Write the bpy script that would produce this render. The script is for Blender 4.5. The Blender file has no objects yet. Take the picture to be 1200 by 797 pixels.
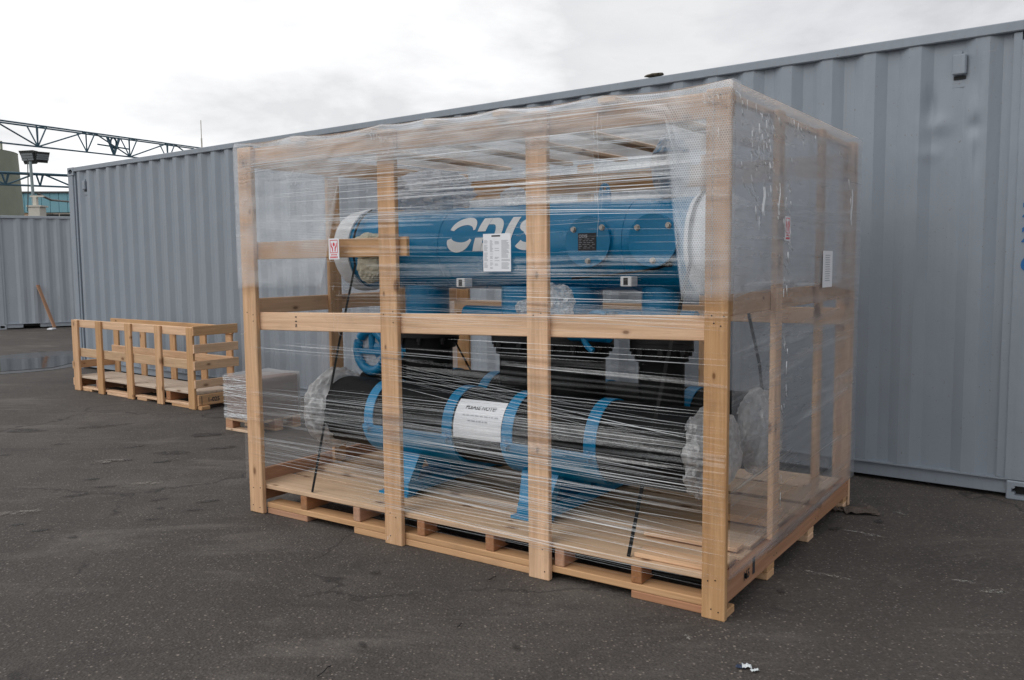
import bpy, bmesh, math, random
from mathutils import Vector, Matrix, noise
from math import sin, cos, pi, radians, sqrt, atan2

S = bpy.context.scene
COL = S.collection
random.seed(7)

# ------------------------------------------------------------------ camera
FPX, PITCH, ROLL, CAMH = 1021.63, 0.0901, -0.0098, 1.497
fw = Vector((0, cos(PITCH), -sin(PITCH)))
rt0 = Vector((1, 0, 0)); up0 = rt0.cross(fw)
rt = rt0 * cos(ROLL) + up0 * sin(ROLL)
up = -rt0 * sin(ROLL) + up0 * cos(ROLL)
cd = bpy.data.cameras.new("camera"); co = bpy.data.objects.new("camera", cd); COL.objects.link(co)
M = Matrix((rt, up, -fw)).transposed().to_4x4(); M.translation = (0, 0, CAMH)
co.matrix_world = M
cd.sensor_fit = 'HORIZONTAL'; cd.sensor_width = 36; cd.lens = 36 * FPX / 1200
cd.clip_start = 0.05; cd.clip_end = 3000
S.camera = co

# ------------------------------------------------------------------ world, sun, exposure
SUN_EL, SUN_AZ = radians(44), radians(236)      # azimuth clockwise from +Y: light from the left, a little behind the camera
W = bpy.data.worlds.new("World"); S.world = W; W.use_nodes = True
nt = W.node_tree; nt.nodes.clear()
def nn(t, typ, **kw):
    n = t.nodes.new(typ)
    for k, v in kw.items():
        if k.startswith('i_'):
            key = k[2:]
            key = int(key) if key.isdigit() else key.replace('_', ' ')
            n.inputs[key].default_value = v
        else: setattr(n, k, v)
    return n
def ln(t, a, b): t.links.new(a, b)
def mth(t, op, a, b=None, c=None, clamp=False):
    n = t.nodes.new('ShaderNodeMath'); n.operation = op; n.use_clamp = clamp
    for i, v in enumerate((a, b, c)):
        if v is None: continue
        if hasattr(v, 'links') or hasattr(v, 'is_linked'): t.links.new(v, n.inputs[i])
        else: n.inputs[i].default_value = v
    return n.outputs[0]
def ramp(t, fac, stops, interp='LINEAR'):
    n = t.nodes.new('ShaderNodeValToRGB'); t.links.new(fac, n.inputs[0]); e = n.color_ramp.elements
    n.color_ramp.interpolation = interp
    while len(e) < len(stops): e.new(0.5)
    for el, (p, c) in zip(e, stops):
        el.position = p; el.color = c if len(c) == 4 else (*c, 1)
    return n.outputs[0]
def mixc(t, fac, a, b, mode='MIX'):
    n = t.nodes.new('ShaderNodeMix'); n.data_type = 'RGBA'; n.blend_type = mode
    for s, v in ((n.inputs[0], fac), (n.inputs[6], a), (n.inputs[7], b)):
        if hasattr(v, 'is_linked'): t.links.new(v, s)
        else: s.default_value = v if isinstance(v, (int, float)) else (*v, 1) if len(v) == 3 else v
    return n.outputs[2]
sky = nn(nt, 'ShaderNodeTexSky', sky_type='NISHITA', sun_disc=False, sun_elevation=SUN_EL, sun_rotation=SUN_AZ)
sk = nn(nt, 'ShaderNodeVectorMath', operation='SCALE'); ln(nt, sky.outputs[0], sk.inputs[0]); sk.inputs['Scale'].default_value = 0.10
tc = nn(nt, 'ShaderNodeTexCoord')
sep = nn(nt, 'ShaderNodeSeparateXYZ'); ln(nt, tc.outputs['Generated'], sep.inputs[0])
zz = mth(nt, 'ADD', mth(nt, 'MAXIMUM', sep.outputs[2], 0.0), 0.22)
cx_ = mth(nt, 'DIVIDE', sep.outputs[0], zz); cy_ = mth(nt, 'DIVIDE', sep.outputs[1], zz)
cv = nn(nt, 'ShaderNodeCombineXYZ'); ln(nt, cx_, cv.inputs[0]); ln(nt, cy_, cv.inputs[1]); cv.inputs[2].default_value = 3.1
n1 = nn(nt, 'ShaderNodeTexNoise', i_Scale=1.15, i_Detail=9.0, i_Roughness=0.55, i_Distortion=0.35); ln(nt, cv.outputs[0], n1.inputs['Vector'])
n2 = nn(nt, 'ShaderNodeTexNoise', i_Scale=3.4, i_Detail=8.0, i_Roughness=0.6); ln(nt, cv.outputs[0], n2.inputs['Vector'])
# the cloud deck is thinner (brighter) towards the left, a darker bank hangs to the right
grad = mth(nt, 'MULTIPLY', mth(nt, 'ADD', sep.outputs[0], -0.22), 0.62)
den = mth(nt, 'ADD', mth(nt, 'ADD', mth(nt, 'MULTIPLY', n1.outputs[0], 1.35), grad), mth(nt, 'MULTIPLY', n2.outputs[0], 0.42))
den = mth(nt, 'MULTIPLY', den, 0.75)
ccol = ramp(nt, den, [(0.28, (1.18, 1.185, 1.19)), (0.40, (1.02, 1.02, 1.025)), (0.47, (0.93, 0.93, 0.94)), (0.54, (0.81, 0.815, 0.83)), (0.66, (0.87, 0.87, 0.88)), (0.78, (0.75, 0.755, 0.775)), (1.0, (0.46, 0.465, 0.485))])
skyc = mixc(nt, 0.96, sk.outputs[0], ccol)
bg = nn(nt, 'ShaderNodeBackground', i_Strength=1.0); ln(nt, skyc, bg.inputs[0])
# Background strength stays in the daylight range: the clouds are written bright against it
bg.inputs[1].default_value = 0.10
sc10 = nn(nt, 'ShaderNodeVectorMath', operation='SCALE'); ln(nt, skyc, sc10.inputs[0]); sc10.inputs['Scale'].default_value = 10.0
ln(nt, sc10.outputs[0], bg.inputs[0])
wo = nn(nt, 'ShaderNodeOutputWorld'); ln(nt, bg.outputs[0], wo.inputs[0])

sl = bpy.data.lights.new("sun", 'SUN'); sl.energy = 1.1; sl.angle = radians(45); sl.color = (1, 0.96, 0.9)
so = bpy.data.objects.new("sun", sl); COL.objects.link(so)
sd = Vector((sin(SUN_AZ) * cos(SUN_EL), cos(SUN_AZ) * cos(SUN_EL), sin(SUN_EL)))
so.rotation_euler = (-sd).to_track_quat('-Z', 'Y').to_euler()
S.view_settings.view_transform = 'Standard'; S.view_settings.look = 'None'
S.view_settings.gamma = 1; S.view_settings.use_curve_mapping = False; S.view_settings.exposure = 0.0
S.cycles.transparent_max_bounces = 40; S.cycles.max_bounces = 8

# ------------------------------------------------------------------ material helpers
def newmat(name):
    m = bpy.data.materials.new(name); m.use_nodes = True; t = m.node_tree; t.nodes.clear()
    o = t.nodes.new('ShaderNodeOutputMaterial'); return m, t, o
def objcoord(t, rnd=True):
    c = nn(t, 'ShaderNodeTexCoord')
    if not rnd: return c.outputs['Object']
    oi = nn(t, 'ShaderNodeObjectInfo')
    r = mth(t, 'MULTIPLY', oi.outputs['Random'], 37.0)
    v = nn(t, 'ShaderNodeVectorMath', operation='ADD'); ln(t, c.outputs['Object'], v.inputs[0])
    cb = nn(t, 'ShaderNodeCombineXYZ'); ln(t, r, cb.inputs[0]); ln(t, r, cb.inputs[1]); ln(t, r, cb.inputs[2]); ln(t, cb.outputs[0], v.inputs[1])
    return v.outputs[0]
def mapn(t, vec, scale):
    m = nn(t, 'ShaderNodeMapping'); ln(t, vec, m.inputs[0]); m.inputs['Scale'].default_value = scale; return m.outputs[0]
def noisen(t, vec, scale, detail=4, rough=0.5, dist=0.0):
    n = nn(t, 'ShaderNodeTexNoise', i_Scale=scale, i_Detail=detail, i_Roughness=rough, i_Distortion=dist); ln(t, vec, n.inputs['Vector']); return n.outputs[0]
def bumpn(t, h, strength, dist):
    b = nn(t, 'ShaderNodeBump', i_Strength=strength, i_Distance=dist); ln(t, h, b.inputs['Height']); return b.outputs[0]

def m_wood(name, light, dark, orange=0.0):
    m, t, o = newmat(name); v = objcoord(t)
    oi = nn(t, 'ShaderNodeObjectInfo')
    g = noisen(t, mapn(t, v, (1.1, 26, 26)), 1.6, 6, 0.6, 0.6)
    g2 = noisen(t, mapn(t, v, (3, 150, 150)), 1.0, 3, 0.6)
    band = noisen(t, mapn(t, v, (0.6, 6, 6)), 1.0, 3, 0.5)
    c = ramp(t, g, [(0.3, dark), (0.52, tuple((a + b) / 2 for a, b in zip(light, dark))), (0.72, light)])
    c = mixc(t, mth(t, 'MULTIPLY', mth(t, 'SUBTRACT', g2, 0.4, clamp=True), 0.8), c, tuple(x * 0.62 for x in dark))
    c = mixc(t, mth(t, 'MULTIPLY', mth(t, 'SUBTRACT', band, 0.45, clamp=True), 1.1, clamp=True), c, (light[0] * 0.93, light[1] * 0.80, light[2] * 0.70))
    # knots
    sx_ = nn(t, 'ShaderNodeSeparateXYZ'); ln(t, v, sx_.inputs[0])
    k2 = nn(t, 'ShaderNodeCombineXYZ'); ln(t, mth(t, 'MULTIPLY', sx_.outputs[0], 2.6), k2.inputs[0]); ln(t, mth(t, 'MULTIPLY', mth(t, 'ADD', sx_.outputs[1], mth(t, 'MULTIPLY', sx_.outputs[2], 0.97)), 5.2), k2.inputs[1])
    vo = nn(t, 'ShaderNodeTexVoronoi', voronoi_dimensions='2D', i_Scale=1.0, i_Randomness=0.9); ln(t, k2.outputs[0], vo.inputs['Vector'])
    kc = nn(t, 'ShaderNodeSeparateColor'); ln(t, vo.outputs['Color'], kc.inputs[0])
    kd = mth(t, 'DIVIDE', vo.outputs['Distance'], mth(t, 'ADD', 0.35, kc.outputs[1]))
    k = mth(t, 'MULTIPLY', ramp(t, kd, [(0.04, (1, 1, 1)), (0.065, (0.75, 0.75, 0.75)), (0.09, (0.25, 0.25, 0.25)), (0.16, (0, 0, 0))]), mth(t, 'GREATER_THAN', kc.outputs[0], 0.45))
    c = mixc(t, mth(t, 'MULTIPLY', k, 0.85), c, (0.17, 0.075, 0.03))
    dirt = noisen(t, mapn(t, v, (2.0, 7, 7)), 1.3, 6, 0.7)
    c = mixc(t, ramp(t, dirt, [(0.52, (0, 0, 0)), (0.75, (0.45,) * 3)]), c, (0.30, 0.20, 0.12))
    # each board is cut from another tree
    hs = nn(t, 'ShaderNodeHueSaturation'); ln(t, c, hs.inputs['Color'])
    ln(t, mth(t, 'ADD', mth(t, 'MULTIPLY', oi.outputs['Random'], 0.36), 0.78), hs.inputs['Value'])
    ln(t, mth(t, 'ADD', mth(t, 'MULTIPLY', oi.outputs['Random'], -0.25), 1.05), hs.inputs['Saturation'])
    b = nn(t, 'ShaderNodeBsdfPrincipled', i_Roughness=0.72); b.inputs['Specular IOR Level'].default_value = 0.25
    ln(t, hs.outputs[0], b.inputs['Base Color'])
    ln(t, bumpn(t, mth(t, 'ADD', g, mth(t, 'MULTIPLY', g2, 0.5)), 0.35, 0.004), b.inputs['Normal'])
    ln(t, b.outputs[0], o.inputs[0]); return m
def m_plain(name, col, rough=0.6, metal=0.0, var=0.12, scale=6.0, bump=0.0, spec=0.5, coat=0.0):
    m, t, o = newmat(name); v = objcoord(t)
    n = noisen(t, v, scale, 5, 0.6)
    c = mixc(t, n, tuple(x * (1 - var) for x in col), tuple(min(1, x * (1 + var)) for x in col))
    b = nn(t, 'ShaderNodeBsdfPrincipled', i_Metallic=metal)
    b.inputs['Specular IOR Level'].default_value = spec; b.inputs['Coat Weight'].default_value = coat
    ln(t, c, b.inputs['Base Color'])
    ln(t, mth(t, 'ADD', mth(t, 'MULTIPLY', noisen(t, v, scale * 2.3, 4), 0.25), rough - 0.12), b.inputs['Roughness'])
    if bump: ln(t, bumpn(t, noisen(t, v, scale * 4, 4), bump, 0.01), b.inputs['Normal'])
    ln(t, b.outputs[0], o.inputs[0]); return m
def m_container(name, col):
    m, t, o = newmat(name); v = objcoord(t)
    n = noisen(t, mapn(t, v, (1.3, 1.3, 0.25)), 2.2, 6, 0.6)
    st = noisen(t, mapn(t, v, (22, 22, 0.5)), 1.0, 4, 0.6)
    c = mixc(t, n, tuple(x * 0.90 for x in col), tuple(x * 1.08 for x in col))
    c = mixc(t, mth(t, 'MULTIPLY', mth(t, 'SUBTRACT', st, 0.52, clamp=True), 1.2, clamp=True), c, (col[0] * 0.8, col[1] * 0.76, col[2] * 0.72))
    scr = noisen(t, mapn(t, v, (3, 3, 38)), 1.0, 3, 0.7)
    c = mixc(t, ramp(t, scr, [(0.70, (0, 0, 0)), (0.74, (0.35,) * 3)]), c, (col[0] * 1.35, col[1] * 1.33, col[2] * 1.3))
    sp = noisen(t, v, 60, 2, 0.5)
    c = mixc(t, ramp(t, sp, [(0.72, (0, 0, 0)), (0.76, (0.6, 0.6, 0.6))]), c, (0.13, 0.085, 0.06))
    b = nn(t, 'ShaderNodeBsdfPrincipled', i_Roughness=0.5); b.inputs['Specular IOR Level'].default_value = 0.4
    ln(t, c, b.inputs['Base Color'])
    ln(t, bumpn(t, noisen(t, mapn(t, v, (1, 1, 0.5)), 4.0, 5), 0.5, 0.03), b.inputs['Normal'])
    ln(t, b.outputs[0], o.inputs[0]); return m
def m_film(name, op, bubble=False, gloss=0.05, attr=False, col=(0.82, 0.85, 0.88), trans=0.5, nscale=(2, 2, 2), rough=0.3):
    """clear polyethylene: mostly see-through, with milky folds; bubble adds the hexagonal cell pattern"""
    m, t, o = newmat(name); c = nn(t, 'ShaderNodeTexCoord').outputs['Object']
    n = noisen(t, mapn(t, c, nscale), 3.0, 5, 0.6)
    a = mth(t, 'MULTIPLY', ramp(t, n, [(0.3, (0.6,) * 3), (0.7, (1.3,) * 3)]), op)
    if attr:
        at = nn(t, 'ShaderNodeAttribute', attribute_name='op'); a = mth(t, 'MULTIPLY', a, at.outputs['Fac'])
    if bubble:
        u = nn(t, 'ShaderNodeSeparateXYZ'); ln(t, c, u.inputs[0])
        P = 0.0105
        uu = mth(t, 'DIVIDE', mth(t, 'ADD', u.outputs[0], u.outputs[1]), P); vv = mth(t, 'DIVIDE', u.outputs[2], P * 1.732)
        def cell(du):
            fx = mth(t, 'SUBTRACT', mth(t, 'FRACT', mth(t, 'ADD', uu, du)), 0.5)
            fy = mth(t, 'MULTIPLY', mth(t, 'SUBTRACT', mth(t, 'FRACT', mth(t, 'ADD', vv, du)), 0.5), 1.732)
            return mth(t, 'SQRT', mth(t, 'ADD', mth(t, 'MULTIPLY', fx, fx), mth(t, 'MULTIPLY', fy, fy)))
        d = mth(t, 'MINIMUM', cell(0.0), cell(0.5))
        pat = ramp(t, d, [(0.20, (0.70,) * 3), (0.36, (0.85,) * 3), (0.46, (1.35,) * 3)])
        a = mth(t, 'MULTIPLY', a, pat)
    a = mth(t, 'MINIMUM', a, 0.97)
    df = nn(t, 'ShaderNodeBsdfDiffuse'); df.inputs[0].default_value = (*col, 1)
    tl = nn(t, 'ShaderNodeBsdfTranslucent'); tl.inputs[0].default_value = (*col, 1)
    mx = nn(t, 'ShaderNodeMixShader', i_0=trans); ln(t, df.outputs[0], mx.inputs[1]); ln(t, tl.outputs[0], mx.inputs[2])
    tr = nn(t, 'ShaderNodeBsdfTransparent')
    m2 = nn(t, 'ShaderNodeMixShader'); ln(t, a, m2.inputs[0]); ln(t, tr.outputs[0], m2.inputs[1]); ln(t, mx.outputs[0], m2.inputs[2])
    gl = nn(t, 'ShaderNodeBsdfGlossy', i_Roughness=rough); gl.inputs[0].default_value = (1, 1, 1, 1)
    ln(t, bumpn(t, noisen(t, c, 14.0, 4, 0.6), 0.5, 0.02), gl.inputs['Normal'])
    fr = nn(t, 'ShaderNodeFresnel', i_IOR=1.35)
    m3 = nn(t, 'ShaderNodeMixShader'); ln(t, mth(t, 'ADD', mth(t, 'MULTIPLY', fr.outputs[0], 0.6), gloss), m3.inputs[0])
    ln(t, m2.outputs[0], m3.inputs[1]); ln(t, gl.outputs[0], m3.inputs[2])
    ln(t, m3.outputs[0], o.inputs[0]); return m

PINE = m_wood("pine_wood", (0.76, 0.48, 0.268), (0.52, 0.295, 0.145))
PINE_PALE = m_wood("pale_pine_wood", (0.75, 0.53, 0.345), (0.54, 0.35, 0.21))
PINE_RED = m_wood("reddish_wood", (0.50, 0.25, 0.125), (0.33, 0.15, 0.07))
PLY = m_wood("plywood", (0.60, 0.49, 0.385), (0.47, 0.37, 0.28))
GREY = m_container("grey_container_paint", (0.230, 0.264, 0.306))
GREY2 = m_container("paler_container_paint", (0.36, 0.40, 0.445))
DARK = m_plain("dark_void", (0.012, 0.012, 0.013), 0.8)
BLUE = m_plain("blue_enamel", (0.0, 0.182, 0.375), 0.30, var=0.06, spec=0.45, scale=3)
BLACK = m_plain("black_plastic_pipe", (0.006, 0.0065, 0.007), 0.5, var=0.2, spec=0.12)
BLACKM = m_plain("black_metal", (0.012, 0.012, 0.013), 0.5, var=0.2, spec=0.3)
STEEL = m_plain("zinc_bolt", (0.45, 0.43, 0.40), 0.45, metal=0.8)
WHITE = m_plain("white_print", (0.78, 0.80, 0.82), 0.6, var=0.03)
PAPER = m_plain("white_paper", (0.74, 0.76, 0.80), 0.7, var=0.03)
INK = m_plain("black_ink", (0.03, 0.03, 0.035), 0.7)
INKGREY = m_plain("grey_ink", (0.36, 0.38, 0.42), 0.7)
RED = m_plain("red_ink", (0.62, 0.03, 0.06), 0.6)
BLUEINK = m_plain("blue_stencil_paint", (0.005, 0.10, 0.30), 0.6, var=0.3, scale=80)
CREAM = m_plain("cream_paper", (0.52, 0.49, 0.38), 0.8, bump=0.5, scale=9)
FOAM = m_plain("white_foam", (0.72, 0.75, 0.78), 0.7, bump=0.4, scale=8)
BAG = m_film("clear_plastic_bag", 0.42, gloss=0.06, trans=0.35, nscale=(5, 5, 5), col=(0.82, 0.84, 0.87))
BAG2 = m_film("milky_bubble_wrap", 0.72, gloss=0.04, trans=0.35, nscale=(6, 6, 6), col=(0.72, 0.75, 0.80))
STRAND = m_film("stretch_film_fold", 1.0, gloss=0.03, attr=True, trans=0.08, nscale=(0.5, 3, 3), col=(0.88, 0.93, 0.98))
BUB = m_film("bubble_wrap_sheet", 0.28, bubble=True, attr=True, gloss=0.015, trans=0.15, nscale=(1.2, 1.2, 2.2), col=(0.86, 0.91, 0.97))
TOPF = m_film("top_bubble_sheet", 0.50, bubble=True, gloss=0.015, trans=0.6, nscale=(1.2, 1.2, 2.2))
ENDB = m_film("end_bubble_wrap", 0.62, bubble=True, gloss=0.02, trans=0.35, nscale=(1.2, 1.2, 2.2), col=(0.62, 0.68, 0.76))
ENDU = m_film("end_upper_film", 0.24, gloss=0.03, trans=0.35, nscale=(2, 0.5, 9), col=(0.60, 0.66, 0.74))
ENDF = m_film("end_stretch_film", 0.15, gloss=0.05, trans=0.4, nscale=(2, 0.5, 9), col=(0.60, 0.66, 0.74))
TEAL = m_plain("blue_cladding", (0.17, 0.37, 0.44), 0.6, var=0.06)
PEACH = m_plain("peach_render", (0.58, 0.40, 0.27), 0.85)
SILO = m_plain("grey_green_concrete", (0.30, 0.325, 0.255), 0.9, var=0.15, scale=1.5)
TRUSS = m_plain("truss_steel_paint", (0.06, 0.13, 0.18), 0.5)
LAMPM = m_plain("floodlight_housing", (0.045, 0.05, 0.05), 0.5)
LAMPG = m_plain("floodlight_glass", (0.22, 0.24, 0.25), 0.15)
MAST = m_plain("galvanised_mast", (0.25, 0.31, 0.32), 0.5)
REARF = m_film("rear_stretch_film", 0.10, gloss=0.01, trans=0.5, nscale=(0.6, 0.6, 7))
CREAMW = m_plain("cream_painted_box", (0.55, 0.53, 0.47), 0.6)

# ------------------------------------------------------------------ geometry helpers
def mk(name, bm, mats, parent=None, mw=None, smooth=False, sharp=40):
    me = bpy.data.meshes.new(name); bm.to_mesh(me); bm.free()
    for m in (mats if isinstance(mats, (list, tuple)) else [mats]): me.materials.append(m)
    if smooth:
        for p in me.polygons: p.use_smooth = True
        try: me.set_sharp_from_angle(angle=radians(sharp))
        except Exception: pass
    o = bpy.data.objects.new(name, me); COL.objects.link(o)
    if parent is not None: o.parent = parent
    if mw is not None:
        if parent is not None: o.matrix_local = mw
        else: o.matrix_world = mw
    return o
def tag(o, label=None, cat=None, group=None, kind=None):
    if label: o['label'] = label
    if cat: o['category'] = cat
    if group: o['group'] = group
    if kind: o['kind'] = kind
    return o
def empty(name, mw, label, cat, group=None):
    o = bpy.data.objects.new(name, None); COL.objects.link(o); o.matrix_world = mw; o.empty_display_size = 0.1
    return tag(o, label, cat, group)
T = lambda x, y, z: Matrix.Translation((x, y, z))
def bx(bm, lo, hi, bev=0.0, mat=0):
    c = [(a + b) / 2 for a, b in zip(lo, hi)]; s = [abs(b - a) for a, b in zip(lo, hi)]
    r = bmesh.ops.create_cube(bm, size=1.0, matrix=T(*c) @ Matrix.Diagonal((*s, 1)))
    fs = {f for v in r['verts'] for f in v.link_faces}
    for f in fs: f.material_index = mat
    if bev:
        es = {e for v in r['verts'] for e in v.link_edges}
        bmesh.ops.bevel(bm, geom=list(es), offset=bev, segments=1, affect='EDGES')
    return r
def cyl(bm, p0, p1, r, seg=24, r2=None, mat=0, caps=True):
    p0, p1 = Vector(p0), Vector(p1); d = p1 - p0
    q = d.to_track_quat('Z', 'Y').to_matrix().to_4x4(); q.translation = (p0 + p1) / 2
    res = bmesh.ops.create_cone(bm, cap_ends=caps, segments=seg, radius1=r, radius2=r if r2 is None else r2, depth=d.length, matrix=q)
    for f in {f for v in res['verts'] for f in v.link_faces}: f.material_index = mat
    return res
def tube(bm, pts, r, seg=8, mat=0):
    pts = [Vector(p) for p in pts]; rings = []
    for i, p in enumerate(pts):
        d = (pts[min(i + 1, len(pts) - 1)] - pts[max(i - 1, 0)]).normalized()
        a = d.orthogonal() if abs(d.z) > 0.9 else d.cross(Vector((0, 0, 1)))
        a.normalize(); b = d.cross(a)
        rings.append([bm.verts.new(p + (a * cos(2 * pi * k / seg) + b * sin(2 * pi * k / seg)) * r) for k in range(seg)])
    for A, B in zip(rings, rings[1:]):
        for k in range(seg):
            f = bm.faces.new((A[k], A[(k + 1) % seg], B[(k + 1) % seg], B[k])); f.material_index = mat
    for R in (rings[0][::-1], rings[-1]):
        f = bm.faces.new(R); f.material_index = mat
def lathe_x(bm, prof, c, seg=40, mat=0):
    """profile [(x, r)] turned about an axis parallel to X through c=(y, z)"""
    rings = []
    for x, r in prof:
        if r < 1e-5: rings.append([bm.verts.new((x, c[0], c[1]))])
        else: rings.append([bm.verts.new((x, c[0] + r * cos(2 * pi * k / seg), c[1] + r * sin(2 * pi * k / seg))) for k in range(seg)])
    for A, B in zip(rings, rings[1:]):
        for k in range(seg):
            a, b = A[k % len(A)], A[(k + 1) % len(A)]; cc, d = B[(k + 1) % len(B)], B[k % len(B)]
            vs = [];
            for v in (a, b, cc, d):
                if v not in vs: vs.append(v)
            if len(vs) > 2:
                f = bm.faces.new(vs); f.material_index = mat
    bmesh.ops.recalc_face_normals(bm, faces=bm.faces[:])
def poly(bm, pts, mat=0):
    f = bm.faces.new([bm.verts.new(p) for p in pts]); f.material_index = mat; return f
_bc = {}
def board(name, lo, hi, mat, parent, off=(0, 0, 0), tilt=None, label=None):
    """one plank; its grain runs along its own X"""
    s = [b - a for a, b in zip(lo, hi)]; c = [(a + b) / 2 - o for a, b, o in zip(lo, hi, off)]
    ax = s.index(max(s))
    if ax == 0: d, R = (s[0], s[1], s[2]), Matrix.Identity(4)
    elif ax == 1: d, R = (s[1], s[0], s[2]), Matrix.Rotation(pi / 2, 4, 'Z')
    else: d, R = (s[2], s[1], s[0]), Matrix.Rotation(-pi / 2, 4, 'Y')
    key = (tuple(round(x, 4) for x in d), mat.name)
    if key not in _bc:
        bm = bmesh.new(); bx(bm, [-x / 2 for x in d], [x / 2 for x in d], bev=min(0.0035, min(d) * 0.15))
        me = bpy.data.meshes.new(name); bm.to_mesh(me); bm.free(); me.materials.append(mat); _bc[key] = me
    o = bpy.data.objects.new(name, _bc[key]); COL.objects.link(o); o.parent = parent
    o.matrix_local = T(*c) @ (tilt or Matrix.Identity(4)) @ R
    if label: o['label'] = label
    return o
def text_mesh(body, size, shear=0.0, bold=0.0, align='LEFT'):
    cu = bpy.data.curves.new("t", 'FONT'); cu.body = body; cu.size = size; cu.shear = shear; cu.offset = bold; cu.align_x = align
    cu.resolution_u = 3
    o = bpy.data.objects.new("t", cu); COL.objects.link(o)
    dg = bpy.context.evaluated_depsgraph_get(); dg.update(); ev = o.evaluated_get(dg)
    me = ev.to_mesh(); vs = [v.co.copy() for v in me.vertices]; fs = [tuple(p.vertices) for p in me.polygons]
    ev.to_mesh_clear(); bpy.data.objects.remove(o); bpy.data.curves.remove(cu)
    return vs, fs
def add_text(bm, body, size, fn, mat=0, shear=0.0, bold=0.0, align='LEFT', sub=None):
    vs, fs = text_mesh(body, size, shear, bold, align)
    tb = bmesh.new(); V = [tb.verts.new(v) for v in vs]
    for f in fs:
        try: tb.faces.new([V[i] for i in f])
        except ValueError: pass
    if sub:
        bmesh.ops.triangulate(tb, faces=tb.faces[:])
        for _ in range(4):
            es = [e for e in tb.edges if e.calc_length() > sub]
            if not es: break
            bmesh.ops.subdivide_edges(tb, edges=es, cuts=1); bmesh.ops.triangulate(tb, faces=tb.faces[:])
    mp = {v: bm.verts.new(fn(v.co.x, v.co.y)) for v in tb.verts}
    for f in tb.faces:
        try: g = bm.faces.new([mp[v] for v in f.verts]); g.material_index = mat
        except ValueError: pass
    tb.free()
def frame(ox, oy, ang): return T(ox, oy, 0) @ Matrix.Rotation(ang, 4, 'Z')
def blob(bm, c, s, amp=0.16, sub=4, seed=0, freq=2.2):
    """a crumpled bag: a ball pulled in along sharp creases"""
    r = bmesh.ops.create_icosphere(bm, subdivisions=sub, radius=1.0)
    for v in r['verts']:
        p = v.co.copy()
        d = noise.fractal(p * freq + Vector((seed * 3.7, seed, -seed)), 0.8, 2.0, 4) * 0.7
        d -= 0.55 * (1 - abs(noise.noise(p * freq * 2.6 + Vector((seed, 2, 7)))) * 2.2) * 0.35 + 0.3 * (1 - abs(noise.noise(p * freq * 5.0 + Vector((3, seed, 1)))) * 2.2) * 0.25
        w = abs(noise.noise(p * freq * 1.7 + Vector((seed, 9, 3)))) * 1.4
        p *= 1 + amp * d - amp * 0.9 * max(0, 0.35 - w)
        v.co = Vector((c[0] + p.x * s[0], c[1] + p.y * s[1], c[2] + p.z * s[2]))

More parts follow.
